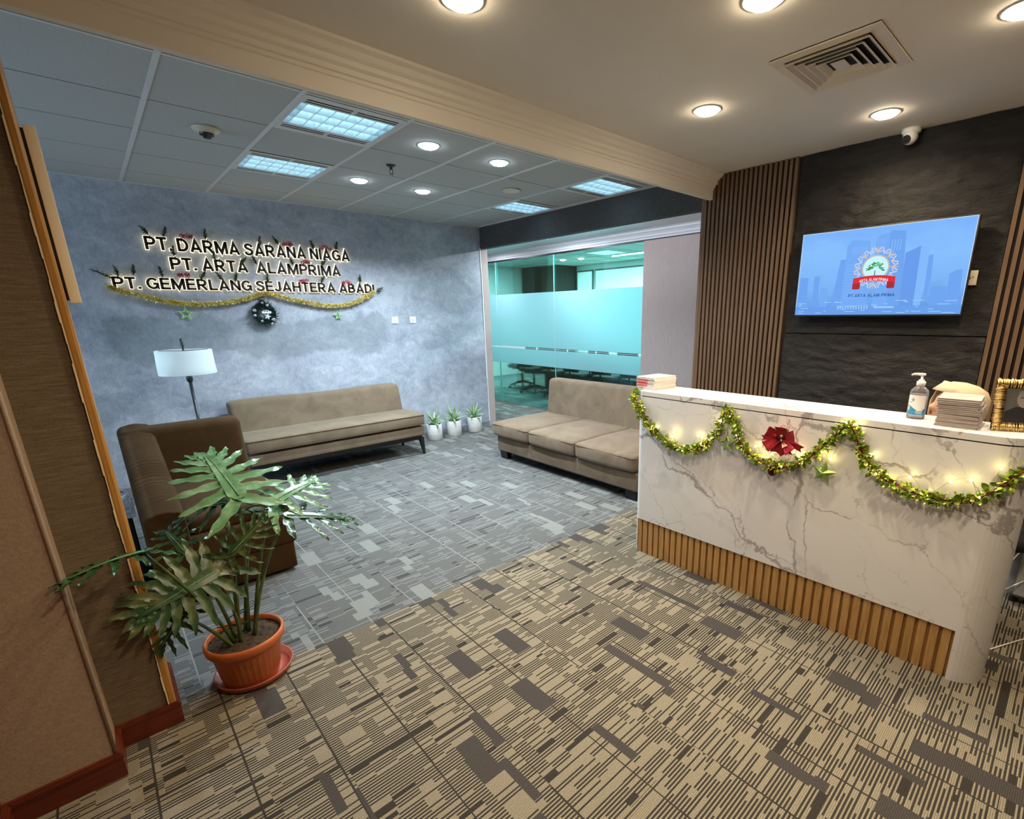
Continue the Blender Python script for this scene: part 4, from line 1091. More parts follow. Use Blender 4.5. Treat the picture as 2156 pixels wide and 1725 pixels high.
# ------------------------------------------------------------------ SMALL POTTED PLANTS
def small_plant(c, label):
    t = thing('potted_plant', label, 'plant', (*c, 0), 'white potted plants by the plaster wall')
    x, y = c; R = .098
    b = nb(); lathe(b, (x, y, 0), [(0, 0), (R-.006, 0), (R, .006), (R, .208), (R-.004, .212), (R-.012, .208), (R-.012, .19), (0, .19)], 36); obj('pot', b, M['white_pot'], t)
    b = nb(); lathe(b, (x, y, 0), [(0, .196), (R-.012, .195)], 24); obj('soil', b, M['soil'], t)
    rnd = random.Random(2)
    for k in range(17):
        a = k*2.399; tilt = .25+.95*(k/16); ln = rnd.uniform(.17, .23); w = .017
        b = nb(); pts = []; d = Vector((math.cos(a)*math.sin(tilt), math.sin(a)*math.sin(tilt), math.cos(tilt)))
        p = Vector((x+.012*math.cos(a), y+.012*math.sin(a), .20+.05*(1-k/16))); side = Vector((-math.sin(a), math.cos(a), 0)); n = 8; rows = []
        for i in range(n+1):
            f = i/n; ww = w*(math.sin(min(1, f*1.15+.12)*PI)**.7)*(1 if f < 1 else .05) if f < .99 else .001
            up = side.cross(d).normalized()
            rows.append((b.verts.new(p-side*ww+up*ww*.35), b.verts.new(p-side*ww*.4), b.verts.new(p), b.verts.new(p+side*ww*.4), b.verts.new(p+side*ww+up*ww*.35)))
            p = p+d*ln/n; d = (d+Vector((0, 0, -.085-.06*tilt))).normalized()
        for A_, B_ in zip(rows, rows[1:]):
            for q in range(4):
                f = b.faces.new((A_[q], A_[q+1], B_[q+1], B_[q])); f.smooth = True; f.material_index = 1 if q in (1, 2) else 0
        obj('leaf', b, [M['leaf_var'], M['leaf_cream']], t, False)
    return t
sp = small_plant((3.10, 5.82), 'small variegated plant in white pot nearest the long sofa')
dup(sp, (3.405, 5.835, 0), 'small variegated plant in white pot, middle of the three', 2.1)
dup(sp, (3.735, 5.83, 0), 'small variegated plant in white pot nearest the glass corner', 4.0)

# ------------------------------------------------------------------ PHILODENDRON
pc = Vector((.252, 2.385, 0))
t = thing('saucer', 'round reddish plastic saucer under the big terracotta pot', 'saucer', (.268, 2.418, 0))
b = nb(); lathe(b, (.268, 2.418, 0), [(0, 0), (.135, 0), (.150, .012), (.158, .032), (.158, .037), (.152, .037), (.140, .012), (.105, .008), (.100, .011), (.095, .008), (0, .008)], 48); obj('dish', b, M['saucer'], t)
t = thing('potted_philodendron', 'large split-leaf philodendron in a ribbed terracotta pot beside the pier', 'plant', pc)
b = nb()
fl = lambda a, z: 1+(.014*max(0, math.sin(a*34)) if .05 < z < .17 else 0)
lathe(b, pc, [(0, .0095), (.100, .0095), (.105, .014), (.112, .05), (.115, .055), (.130, .168), (.133, .172), (.135, .196), (.120, .196), (.0, .18)], 272, True, fl); obj('pot', b, M['terracotta'], t)
b = nb(); lathe(b, pc, [(.133, .19), (.146, .192), (.153, .200), (.155, .222), (.152, .236), (.146, .238), (.141, .234), (.139, .215)], 64); obj('rim', b, M['terracotta'], t)
b = nb(); rings = []; 
for i in range(13):
    r = .1395*i/12
    rings.append([b.verts.new((pc.x+r*math.cos(a), pc.y+r*math.sin(a), .212+.012*noise.noise(Vector((r*40*math.cos(a), r*40*math.sin(a), 1)))+.012*(1-i/12))) for a in [2*PI*k/36 for k in range(36)]])
for A_, B_ in zip(rings, rings[1:]):
    for k in range(36): b.faces.new((A_[k], A_[(k+1) % 36], B_[(k+1) % 36], B_[k])).smooth = True
bmesh.ops.remove_doubles(b, verts=b.verts, dist=1e-5); obj('soil', b, M['soil'], t)

def split_leaf(hub, d, nrm, L, mat, droop=.5, lobes=6, width=1.0, seed=0, spread=1.0, curl=0.0):
    """pinnately lobed blade; hub = where the stalk meets the blade, d = midrib direction, nrm = upper side"""
    rnd = random.Random(seed); b = nb()
    d = Vector(d).normalized(); nrm = Vector(nrm); nrm = (nrm-d*nrm.dot(d)).normalized(); s = d.cross(nrm).normalized()
    def place(a, c, lift):  # a along midrib, c sideways -> curved 3-D
        q = a/L
        drop = -droop*L*(q*q*.45 if q > 0 else q*q*.25)-droop*.55*(c*c)/L*1.3
        return hub+d*a+s*c+nrm*(drop+lift)
    def strip(p0, ang, ln, w, sgn, wob, base_w):
        n = 11; rows = []
        for i in range(n+1):
            f = 1-(1-i/n)**1.55
            aa = ang-.35*f*f*(1 if ang > .6 else .3)
            x = p0[0]+math.cos(ang-.18*f)*ln*f; y = p0[1]+math.sin(ang-.18*f)*ln*f
            prof = (base_w*(1-f)**3+w*(.62+.38*math.sin(PI*f*.95))*math.sqrt(max(0, 1-f**4))) if f < 1 else .0008
            wv = 1+.20*math.sin(f*17+wob)
            dx, dy = -math.sin(aa), math.cos(aa)
            hw = prof*wv
            q = [(x+dx*hw*k, (y+dy*hw*k)) for k in (-1, -.5, 0, .5, 1)]
            cup = .25+curl
            rows.append([b.verts.new(place(px, sgn*py, (abs(k)-.5)*hw*cup+.004*math.sin(f*17+wob+k*2))) for (px, py), k in zip(q, (-1, -.5, 0, .5, 1))])
        for A_, B_ in zip(rows, rows[1:]):
            for k in range(4):
                f = b.faces.new((A_[k], A_[k+1], B_[k+1], B_[k])); f.smooth = True
    for sgn in (1, -1):
        for i in range(lobes):
            f = i/(lobes-1)
            a0 = -.02*L+.78*L*f**.95; ang = (2.35-1.75*f**.75)*spread
            ln = L*(.60-.10*abs(f-.35)-.30*max(0, f-.45))*rnd.uniform(.9, 1.1); w = L*(.058-.018*f)*width
            strip((a0, 0), ang+rnd.uniform(-.08, .08), ln, w, sgn, rnd.uniform(0, 6), L*.035)
    strip((.72*L, 0), 0.0, L*.36, L*.055*width, 1, 1.0, L*.03)
    # central web
    rows = []
    for i in range(13):
        f = i/12; a = -.06*L+f*.95*L; hw = L*(.085*(1-f)**.7+.016)*(1 if f > .08 else .5)
        rows.append([b.verts.new(place(a, k*hw, .002+abs(k)*.004)) for k in (-1, -.5, 0, .5, 1)])
    for A_, B_ in zip(rows, rows[1:]):
        for k in range(4): f = b.faces.new((A_[k], A_[k+1], B_[k+1], B_[k])); f.smooth = True
    rib = nb(); tube(rib, [place(-.02*L+f*L*.9, 0, .0045) for f in [k/8 for k in range(9)]], [.0032-.0022*k/8 for k in range(9)], 6)
    return b, rib
def leaf(base, hub, d, nrm, L, mat, bend=(0, 0, .1), **kw):
    hub = Vector(hub); b, rib = split_leaf(hub, d, nrm, L, mat, **kw)
    for q in (b, rib):                                # blades bend along the pier instead of entering it
        for v in q.verts:
            if v.co.x < -.17: v.co.y = min(v.co.y, 2.288-.15*min(1, (-.17-v.co.x)/.035))
            if v.co.x < .0: v.co.y = min(v.co.y, 2.288+.02*min(1, max(0, v.co.x+.02)/.02))
    lf = obj('leaf', b, M[mat], t, False); obj('midrib', rib, M['leaf_pale'], lf)
    p0 = Vector((pc.x+base[0], pc.y+base[1], .205)); mid = (p0+hub)/2+Vector(bend)
    pts = [p0*(1-f)**2+mid*2*f*(1-f)+hub*f*f for f in [k/14 for k in range(15)]]
    b = nb(); tube(b, pts, [.0085-.004*k/14 for k in range(15)], 8); obj('stalk', b, M['stalk'], t)
leaf((.02, .03), (.345, 2.46, .85), (-.10, .62, .35), (-.05, -.42, .9), .40, 'leaf_pale', (0.02, 0, .1), droop=.42, seed=1, lobes=7)
leaf((.04, .01), (.47, 2.44, .79), (.80, .45, .16), (-.1, -.55, .85), .30, 'leaf_pale', (-.01, 0, .12), droop=.45, seed=2)
leaf((.03, -.02), (.50, 2.36, .735), (.98, .05, -.30), (.28, -.3, .9), .30, 'leaf_dark', (-.02, 0, .12), droop=.25, seed=3, lobes=5, spread=.75)
leaf((-.02, -.03), (.188, 2.30, .60), (-.80, -.20, -.18), (.02, -.86, .50), .30, 'leaf_dry', (.03, -.02, .02), droop=.22, seed=4, lobes=9, spread=1.12, width=1.05)
leaf((-.04, -.01), (-.005, 2.19, .80), (-.94, -.36, .16), (.1, .12, .97), .215, 'leaf_dark', (.05, -.02, -.02), droop=.42, seed=5, lobes=5)
leaf((-.01, .04), (.30, 2.54, .80), (-.55, .62, -.05), (0, -.3, .95), .26, 'leaf_dark', (.0, .02, .1), droop=.6, seed=6)
leaf((.01, .045), (.40, 2.52, .74), (.35, .75, -.1), (0, -.4, .9), .25, 'leaf_dark', (.0, .02, .1), droop=.6, seed=7)
leaf((-.03, .02), (.12, 2.46, .66), (-.15, .6, .30), (0, -.6, .8), .20, 'leaf_dark', (.02, .0, .05), droop=.5, seed=8, lobes=5)
leaf((-.02, .0), (.26, 2.30, .66), (.62, -.05, .55), (-.15, -.92, .45), .19, 'leaf_dry', (.01, -.01, .06), droop=.3, seed=9, lobes=6)
leaf((-.05, -.03), (.06, 2.28, .47), (-.55, -.1, -.55), (-.1, -.7, .6), .16, 'leaf_dark', (.0, -.03, .04), droop=.6, seed=10, lobes=5)
b = nb()
for k, (dx, dy, rx, ry) in enumerate(((-.03, -.01, -.1, .02), (.02, .02, .09, .03), (-.01, -.03, -.06, -.05))):
    z = .30+.03*k; p = pc+Vector((dx, dy, z)); tube(b, [p-Vector((rx, ry, .01))*.5, p+Vector((rx, ry, .01))*.6], .0022, 6)
obj('plant_tie', b, M['black_plastic'], t)

# ------------------------------------------------------------------ RECEPTION COUNTER
X0, X1, Y0, Y1, TOP = 2.48, 2.785, .055, 1.95, 1.118
def counter_outline(g=0.0, n=10):
    x0, x1, y0, y1 = X0+g, X1-g, Y0+g, Y1-g; rr, rl = .115-g, .05-g*.5; pts = [(x1, y1)]
    for k in range(n+1): a = PI/2+k*PI/2/n; pts.append((x0+rl+rl*math.cos(a), y1-rl+rl*math.sin(a)))
    for k in range(n+1): a = PI+k*PI/2/n; pts.append((x0+rr+rr*math.cos(a), y0+rr+rr*math.sin(a)))
    pts.append((x1, y0)); return pts
t = thing('reception_counter', 'white marble reception counter with oak slat kick panel and rounded end', 'counter', (2.63, 1.0, 0))
b = nb(); o_ = counter_outline()
prism(b, o_, lambda a, c, s: (a, c, s), .245, TOP-.034)
ya, yb = .170, 1.922
right = [p for p in o_ if p[1] <= ya+.0001]; right = [(X0, ya)]+[p for p in right if p[1] < ya-.0005]+[(X1, ya)]
prism(b, right, lambda a, c, s: (a, c, s), 0, .245)
left = [(X1, yb)]+[p for p in o_ if p[1] >= yb]+[(X0+.003, yb)]
prism(b, left, lambda a, c, s: (a, c, s), 0, .245)
obj('body', b, M['marble'], t)
b = nb(); box(b, X0+.03, X1, ya, yb, 0, .2449); obj('kick_backing', b, M['slat_gap'], t)
b = nb(); pitch = (yb-ya)/39
for k in range(39): 
    y = ya+k*pitch; box(b, X0+.006, X0+.034, y+.012, y+pitch-.002, 0.001, .243)
    box(b, X0+.022, X0+.034, y-.002, y+.012, 0.001, .243)
obj('slat_panel', b, M['slat_oak'], t)
b = nb(); prism(b, counter_outline(.005), lambda a, c, s: (a, c, s), TOP-.034, TOP-.028); obj('shadow_groove', b, M['black_wood'], t)
b = nb(); prism(b, counter_outline(), lambda a, c, s: (a, c, s), TOP-.028, TOP); obj('countertop', b, M['marble'], t)
# garland on the counter
gx = 2.452
gp = [(2.52, 1.975, 1.10), (gx+.02, 1.975, 1.075), (gx, 1.935, 1.045), (gx, 1.861, .94), (gx, 1.80, .885), (gx, 1.728, .845), (gx, 1.65, .815), (gx, 1.57, .803), (gx, 1.49, .822), (gx, 1.415, .870), (gx, 1.342, .975), (gx, 1.308, 1.082),
      (gx, 1.270, 1.042), (gx, 1.214, .907), (gx, 1.16, .862), (gx, 1.10, .835), (gx, 1.045, .818), (gx, .996, .820), (gx, .94, .838), (gx, .881, .870), (gx, .793, .968), (gx, .704, 1.086),
      (gx, .671, 1.06), (gx, .629, .976), (gx, .57, .905), (gx, .508, .862), (gx, .45, .842), (gx, .404, .832), (gx, .35, .826), (gx, .303, .828), (gx, .219, .850), (gx+.003, .15, .905), (gx+.03, .085, .99), (gx+.07, .045, 1.06), (gx+.15, .025, 1.09)]
gpts = catmull(gp, 8)
t = thing('foil_garland', 'green and gold foil leaf garland draped in swags across the marble counter', 'garland', (gx, 1.0, .9))
b = nb(); tube(b, gpts, .004, 6); obj('core', b, M['red_foil'], t)
def foil(cnt, sd, l0, l1, spread, w):
    b = nb(); rnd = random.Random(sd)
    seg = [(gpts[i+1]-gpts[i]).length for i in range(len(gpts)-1)]; tot = sum(seg)
    for k in range(cnt):
        q = rnd.uniform(0, tot); i = 0
        while i < len(seg)-1 and q > seg[i]: q -= seg[i]; i += 1
        p = gpts[i].lerp(gpts[i+1], min(1, q/seg[i])); 
        n_ = Vector((rnd.gauss(0, 1), rnd.gauss(0, 1), rnd.gauss(0, 1))).normalized()
        p = p+n_*rnd.uniform(.004, spread)
        d = (n_+Vector((rnd.uniform(-.8, .8), rnd.uniform(-.8, .8), rnd.uniform(-.8, .8)))).normalized(); l = rnd.uniform(l0, l1)
        _, s, u = frame_of(d)
        r = rnd.uniform(0, PI); s = s*math.cos(r)+u*math.sin(r); s.normalize(); u = d.cross(s)*.003
        pts = [p, p+d*l*.35+s*w*l, p+d*l*.72+s*w*.7*l, p+d*l, p+d*l*.72-s*w*.7*l, p+d*l*.35-s*w*l]
        pts = [Vector((min(v.x, 2.4765) if Y0+.12 < v.y < Y1-.06 else v.x, v.y, v.z)) for v in pts]
        m = b.verts.new(p+d*l*.5+u); vs = [b.verts.new(v) for v in pts]; m.co.x = min(m.co.x, 2.4765) if Y0+.12 < m.co.y < Y1-.06 else m.co.x
        for a in range(6): b.faces.new((vs[a], vs[(a+1) % 6], m))
    return b
for nm, mt, args in (('foil_leaf', 'green_foil', (1050, 1, .020, .036, .021, .36)), ('bright_foil_leaf', 'lime_foil', (640, 2, .014, .026, .024, .42)), ('red_foil_strip', 'red_foil', (420, 3, .010, .020, .014, .25))):
    obj(nm, foil(*args), M[mt], t, False)['kind'] = 'stuff'
# fairy lights
t = thing('string_lights', 'string of tiny warm fairy lights looped over the counter garland', 'string lights', (2.462, 1.0, 1.0))
bulbs = [(1.945, 1.02), (1.80, .90), (1.641, .904), (1.656, .868), (1.56, .80), (1.477, .905), (1.45, .86), (1.342, 1.010), (1.29, 1.04), (1.24, .95), (1.128, .907), (1.085, .86), (1.038, .883), (.98, .825), (.926, .915), (.90, .90), (.795, .938), (.758, .917), (.704, 1.098), (.666, 1.098), (.62, .95),
         (.588, .965), (.559, .885), (.50, .87), (.430, .900), (.36, .84), (.289, .913), (.227, .934), (.19, .87), (.144, 1.002)]
wp = [(2.4585, y, z) for y, z in bulbs]; wpts = catmull(wp, 6)
b = nb(); tube(b, [Vector((min(2.470, 2.462+.006*math.sin(i)), p.y, p.z)) for i, p in enumerate(wpts)], .0011, 5); obj('wire', b, M['wire'], t)
for y, z in bulbs:
    b = nb(); sph(b, (2.452, y, z), .0048, 10, 7); obj('bulb', b, M['bulb'], t)
cnt = lambda cy, cz: (lambda a, c, h: Vector((2.472-h-.012, cy-a, cz+c)))
star('hanging_star', 'green metallic hollow star on the counter between the first two swags', cnt(1.288, .893), .056, M['star_green'], True, -.12)
star('hanging_star', 'green metallic solid star on the counter right of the red bow', cnt(.778, .840), .062, M['star_green'], False, .12, .024)
t = thing('bauble', 'glossy dark red bauble hanging below the middle swag', 'bauble', (2.452, 1.024, .79))
b = nb(); sph(b, (2.448, 1.024, .788), .022, 24, 16); obj('ball', b, M['bauble'], t)
b = nb(); cyl(b, (2.448, 1.024), .007, .808, .816, 12); tube(b, [(2.448, 1.024, .815), (2.45, 1.024, .83)], .0012, 5); obj('cap', b, M['gold_foil'], t)
# red bow
bc = Vector((2.447, .985, .985))
t = thing('ribbon_bow', 'red gauze bow with gold petals on the counter front', 'bow', bc)
def loop(ang, L, Wd, lift, mat, nm, tail=False):
    b = nb(); rows = []; n = 12
    for i in range(n+1):
        f = i/n
        if tail: r = L*f; h = lift*math.sin(f*2.2); w = Wd*(.35+.65*f)
        else: r = L*math.sin(f*PI)*(1 if f < .5 else 1); h = lift*(1-math.cos(f*2*PI))/2*(1 if f < .5 else 1)+lift*.6*f; w = Wd*(.35+.65*math.sin(f*PI))
        row = []
        for k in (-1, -.5, 0, .5, 1):
            a = r+(.012*abs(k) if tail and i == n else 0); c = k*w; ru = .003*math.sin(k*5+f*9)
            x = bc.x-.004-h-ru; y = bc.y-(a*math.cos(ang)-c*math.sin(ang)); z = bc.z+a*math.sin(ang)+c*math.cos(ang)
            row.append(b.verts.new((min(x, 2.474), y, z)))
        rows.append(row)
    for A_, B_ in zip(rows, rows[1:]):
        for k in range(4): f = b.faces.new((A_[k], A_[k+1], B_[k+1], B_[k])); f.smooth = True
    obj(nm, b, M[mat], t, False)
for ang, L, w in ((2.75, .070, .030), (.25, .078, .036), (-2.45, .085, .030), (-.75, .085, .030), (1.55, .058, .030)):
    loop(ang, L, w, .040, 'ribbon', 'ribbon_loop')
for ang, L, w in ((-2.95, .098, .014), (-.42, .105, .017), (-1.25, .085, .030), (-1.85, .085, .030)):
    loop(ang, L, w, .012, 'ribbon', 'ribbon_tail', True)
for ang, L, w in ((1.9, .056, .026), (1.25, .060, .024), (-.95, .05, .014)):
    loop(ang, L, w, .030, 'ribbon_gold', 'gold_petal')
for dy, dz, r, mt in ((.028, .006, .012, 'glit_red'), (.01, -.006, .010, 'bauble'), (-.002, .008, .009, 'gold'), (-.014, .003, .008, 'bauble'), (-.004, -.012, .008, 'silver')):
    b = nb(); sph(b, (bc.x-.030, bc.y+dy, bc.z+dz), r, 14, 10); obj('berry', b, M[mt], t)
b = nb(); tube(b, [(2.472, bc.y-.004, bc.z+.055), (2.466, bc.y+.003, bc.z+.085), (2.470, bc.y-.012, bc.z+.088), (2.472, bc.y-.006, bc.z+.06)], .0015, 6); obj('hook', b, M['wire'], t)

# ------------------------------------------------------------------ THINGS ON THE COUNTER
def booklet(nm, label, cx, cy, w, d, z, h, rot, mat, group, cat, extra=None):
    """w along y, d along x"""
    t = thing(nm, label, cat, (cx, cy, z), group)
    b = nb(); c, s = math.cos(rot), math.sin(rot)
    def R(px, py): return (cx+px*c-py*s, cy+px*s+py*c)
    def slab(x0, x1, y0, y1, z0, z1, mt, name):
        b = nb(); vs = box(b, x0, x1, y0, y1, z0, z1)
        for v in vs: v.co.x, v.co.y = R(v.co.x, v.co.y)
        obj(name, b, mt, t)
    slab(-d/2+.002, d/2-.002, -w/2+.002, w/2-.002, z+h*.16, z+h*.84, M['paper'] if mat != 'paper_grey' else M['paper_grey'], 'pages')
    slab(-d/2, d/2, -w/2, w/2, z, z+h*.15, M[mat], 'back_cover'); slab(-d/2, d/2, -w/2, w/2, z+h*.85, z+h, M[mat], 'front_cover')
    if extra: slab(-d/2-.0006, -d/2+.0004, extra[0], extra[1], z+.0008, z+h-.0008, M['red_print'], 'red_spine_print')
    return t
z = TOP; rnd = random.Random(12)
OR = ['lowest', 'second from the bottom', 'third from the bottom', 'fourth from the bottom', 'fifth from the bottom', 'sixth from the bottom', 'topmost']
for k in range(7):
    h = .0125 if k in (0, 6) else .0105
    booklet('booklet', '%s booklet of the white stack at the left end of the counter' % OR[k], 2.645+rnd.uniform(-.003, .003), 1.925+rnd.uniform(-.003, .003), .150, .215, z+.0002, h, -.10+rnd.uniform(-.02, .02), 'paper', 'white booklets on the counter end', 'booklet', (-.02, .068) if k in (2, 3, 4, 5) else None)
    z += h+.0004
# hand sanitiser
sx, sy = 2.668, .490
t = thing('sanitizer_bottle', 'clear pump bottle of hand sanitizer with blue and white label', 'bottle', (sx, sy, TOP))
b = nb(); lathe(b, (sx, sy, TOP), [(0, 0), (.033, .0), (.036, .004), (.036, .118), (.033, .130), (.022, .142), (.0155, .147), (.0155, .152)], 36); 
for v in b.verts: v.co.x = sx+(v.co.x-sx)*.78
obj('bottle', b, M['clear'], t)
b = nb(); lathe(b, (sx, sy, TOP), [(0, .003), (.0335, .004), (.0335, .112), (0, .112)], 30)
for v in b.verts: v.co.x = sx+(v.co.x-sx)*.76
obj('gel', b, M['gel'], t)
def wrap(nm, a0, a1, fz0, fz1, mat, off=.0006):
    b = nb(); n = 18; rows = []
    for k in range(n+1):
        f = k/n; a = PI+a0+(a1-a0)*f; r = .036+off
        rows.append([b.verts.new((sx+r*.78*math.cos(a), sy+r*math.sin(a), TOP+zz)) for zz in (fz0(f), fz1(f))])
    for A_, B_ in zip(rows, rows[1:]): b.faces.new((A_[0], B_[0], B_[1], A_[1])).smooth = True
    return obj(nm, b, mat, t, False)
lab = wrap('label', -1.05, 1.05, lambda f: .02, lambda f: .108, M['white_plastic'])
wrap('blue_band', -1.05, 1.05, lambda f: .02, lambda f: .052+.012*math.cos(f*4.5), P('teal_blue_print', (.02, .22, .42), .5), .0011)
wrap('peach_spot', -.95, -.62, lambda f: .048-.012*math.sin(f*PI), lambda f: .048+.016*math.sin(f*PI), P('peach_print', (.80, .50, .25), .5), .0016)
navy = P('navy_print', (.03, .04, .12), .5)
for a, z_ in ((-.42, .0915), (-.42, .0815), (-.53, .0865), (-.31, .0865)): wrap('clover_mark', a, a+.10, lambda f, z_=z_: z_-.0028*math.sin(f*PI)-.0006, lambda f, z_=z_: z_+.0028*math.sin(f*PI)+.0006, navy, .0015)
wrap('dark_line', -.80, -.45, lambda f: .0745, lambda f: .0765, navy, .0015)
wrap('text_line', .0, .75, lambda f: .032, lambda f: .035, M['white_plastic'], .0016); wrap('text_line', .1, .8, lambda f: .038, lambda f: .041, M['white_plastic'], .0016); wrap('text_line', .15, .8, lambda f: .026, lambda f: .028, M['white_plastic'], .0016)
b = nb(); lathe(b, (sx, sy, TOP), [(0, .150), (.0175, .150), (.0175, .168), (.012, .170), (.011, .176), (.0055, .177), (.005, .196), (0, .196)], 24); obj('pump_collar', b, M['white_plastic'], t)
b = nb(); rbox(b, (sx-.009, sy-.012, TOP+.194), (sx+.009, sy+.014, TOP+.205), .004, (1, 1, 1), k=2)
tube(b, [(sx, sy+.01, TOP+.200), (sx-.004, sy+.03, TOP+.1995), (sx-.006, sy+.040, TOP+.195)], [.006, .005, .0035], 10); obj('pump_head', b, M['white_plastic'], t)
# stack of grey mail
z = TOP; rnd = random.Random(21); N = 15
for k in range(N):
    h = .0075 if k != N-1 else .008; shift = .006 if k > 9 else 0
    lb = ('topmost' if k == N-1 else 'lowest' if k == 0 else '%s from the bottom' % ['', 'second', 'third', 'fourth', 'fifth', 'sixth', 'seventh', 'eighth', 'ninth', 'tenth', 'eleventh', 'twelfth', 'thirteenth', 'fourteenth'][k])
    booklet('mail_booklet', '%s booklet in the grey stack beside the sanitizer' % lb, 2.655+rnd.uniform(-.003, .003), .328+rnd.uniform(-.003, .003)+shift, .145, .195, z+.0002, h, .02+rnd.uniform(-.02, .02)+(.03 if k > 9 else 0), 'paper_grey', 'grey booklets beside the sanitizer', 'booklet')
    z += h+.0004
# picture frame
fc = Vector((2.598, .214, TOP+.001))
t = thing('picture_frame', 'ornate gold picture frame with a black and white portrait on the counter', 'picture frame', fc)
ex = Vector((.42, -.907, 0)).normalized(); ez = Vector((.17*.907, .17*.42, .985)).normalized(); en = ex.cross(ez).normalized()
if en.x > 0: en = -en
Wf, Hf, bw = .190, .205, .034
def FP(a, c, h): return fc+ex*a+ez*c+en*h
b = nb(); prism(b, [(0, 0), (Wf, 0), (Wf, Hf), (0, Hf)], lambda a, c, s: FP(a, c, s), -.008, .0); obj('backing', b, M['black_wood'], t)
b = nb(); rnd = random.Random(8)
def rod(a0, c0, a1, c1, r):
    tube(b, [FP(a0, c0, .004), FP((a0+a1)/2, (c0+c1)/2, .011), FP(a1, c1, .003)], [r*.6, r*.8, r*.55], 6)
k = 0.0
while k < Wf:
    for base, s in ((0, 1), (Hf, -1)):
        e = rnd.uniform(-.003, .003); rod(k, base-s*.003+e, k+rnd.uniform(-.004, .004), base+s*bw, .0034)
    k += .0046
k = bw*.6
while k < Hf-bw*.6:
    for base, s in ((0, 1), (Wf, -1)):
        e = rnd.uniform(-.003, .003); rod(base-s*.003+e, k, base+s*bw, k+rnd.uniform(-.004, .004), .0034)
    k += .0046
obj('frame', b, M['gold'], t)
b = nb(); quad(b, FP(bw, bw, .002), FP(Wf-bw, bw, .002), FP(Wf-bw, Hf-bw, .002), FP(bw, Hf-bw, .002)); ph = obj('photograph', b, P('grey_photo_print', (.10, .095, .085), .5), t, False)
def shp(nm, pts, col, h): 
    b = nb(); b.faces.new([b.verts.new(FP(a, c, h)) for a, c in pts]); obj(nm, b, P(nm, col, .5), ph, False)
el = lambda a, c, ra, rc, n=24: [(a+ra*math.cos(2*PI*k/n), c+rc*math.sin(2*PI*k/n)) for k in range(n)]
shp('printed_suit', [(bw+.002, bw+.002), (Wf-bw-.002, bw+.002), (Wf-bw-.002, .078), (.128, .098), (.070, .098), (bw+.002, .078)], (.018, .017, .016), .0024)
shp('printed_head', el(.098, .128, .027, .034), (.28, .26, .23), .0028); shp('printed_hair', el(.098, .151, .024, .014), (.20, .19, .17), .0031)
shp('printed_brow', [(.080, .137), (.116, .137), (.116, .133), (.080, .133)], (.06, .055, .05), .0034); shp('printed_pocket_square', [(.118, .066), (.130, .071), (.136, .064), (.124, .059)], (.6, .56, .5), .0034)
b = nb(); prism(b, [(.085, .0), (.115, .0), (.105, .15), (.095, .15)], lambda a, c, s: FP(a, c, s-.012*(1-c/.15)*6), -.018, -.012); obj('easel_back', b, M['black_wood'], t)

# ------------------------------------------------------------------ OFFICE CHAIRS, MEETING ROOM
def office_chair(loc, label, group=None, br=.30):
    t = thing('office_chair', label, 'office chair', loc, group); x, y, z0 = loc
    b = nb(); rbox(b, (x-.23, y-.24, .44), (x+.24, y+.24, .52), .035, (4, 4, 1)); obj('seat', b, M['black_mesh'], t)
    def fn(p, w): p.x -= .10*(w[2]); p.x += .03*(1-(2*w[1]-1)**2)*-1; return p
    b = nb(); rbox(b, (x-.26, y-.215, .55), (x-.215, y+.215, 1.00), .02, (1, 4, 5), fn); obj('backrest', b, M['black_mesh'], t)
    b = nb(); tube(b, [(x-.05, y, .43), (x-.25, y, .44), (x-.285, y, .60), (x-.30, y, .70)], .016, 8); obj('back_bar', b, M['black_plastic'], t)
    b = nb(); cyl(b, (x, y), .026, .10, .30); cyl(b, (x, y), .016, .30, .42); box(b, x-.10, x+.10, y-.06, y+.06, .41, .44); obj('gas_column', b, M['black_plastic'], t)
    for s in (-1, 1):
        b = nb(); tube(b, [(x-.02, y+s*.20, .44), (x-.02, y+s*.27, .46), (x-.02, y+s*.275, .64)], .013, 8); rbox(b, (x-.13, y+s*.275-.03, .64), (x+.12, y+s*.275+.03, .67), .01, (1, 1, 1)); obj('armrest', b, M['black_plastic'], t)
    for k in range(5):
        a = 2*PI*k/5+.3; c, s = math.cos(a), math.sin(a)
        b = nb(); tube(b, [(x+.02*c, y+.02*s, .13), (x+.16*c*br/.3, y+.16*s*br/.3, .11), (x+br*c, y+br*s, .07)], [.026, .02, .016], 8); lg = obj('base_arm', b, M['black_plastic'], t)
        b = nb(); m = Matrix.Translation((x+br*c, y+br*s, .028)) @ Matrix.Rotation(a, 4, 'Z') @ Matrix.Rotation(PI/2, 4, 'X')
        bmesh.ops.create_cone(b, cap_ends=True, segments=14, radius1=.028, radius2=.028, depth=.036, matrix=m); obj('caster', b, M['black_plastic'], lg)
    return t
oc = office_chair((6.90, 8.72, 0), 'black office chair at the far left end of the meeting table row', 'black office chairs in the meeting room')
for k, lb in enumerate(('second black office chair from the left at the meeting table', 'third black office chair from the left at the meeting table', 'fourth black office chair from the left at the meeting table',
                        'fifth black office chair from the left at the meeting table', 'black office chair nearest the right edge of the glass')):
    dup(oc, (6.62+.02*(k % 2), 7.97-.70*k, 0), lb, (0, .12, -.08, .1, 0)[k])
t = thing('meeting_table', 'long black meeting table behind the glass wall', 'table', (7.5, 6.6, 0))
b = nb(); rbox(b, (6.95, 4.6, .72), (8.15, 8.55, .76), .008, (1, 1, 1)); obj('tabletop', b, M['table_black'], t)
for y in (5.0, 6.55, 8.15):
    b = nb(); box(b, 7.1, 8.0, y-.03, y+.03, 0, .72); obj('leg', b, M['table_black'], t)
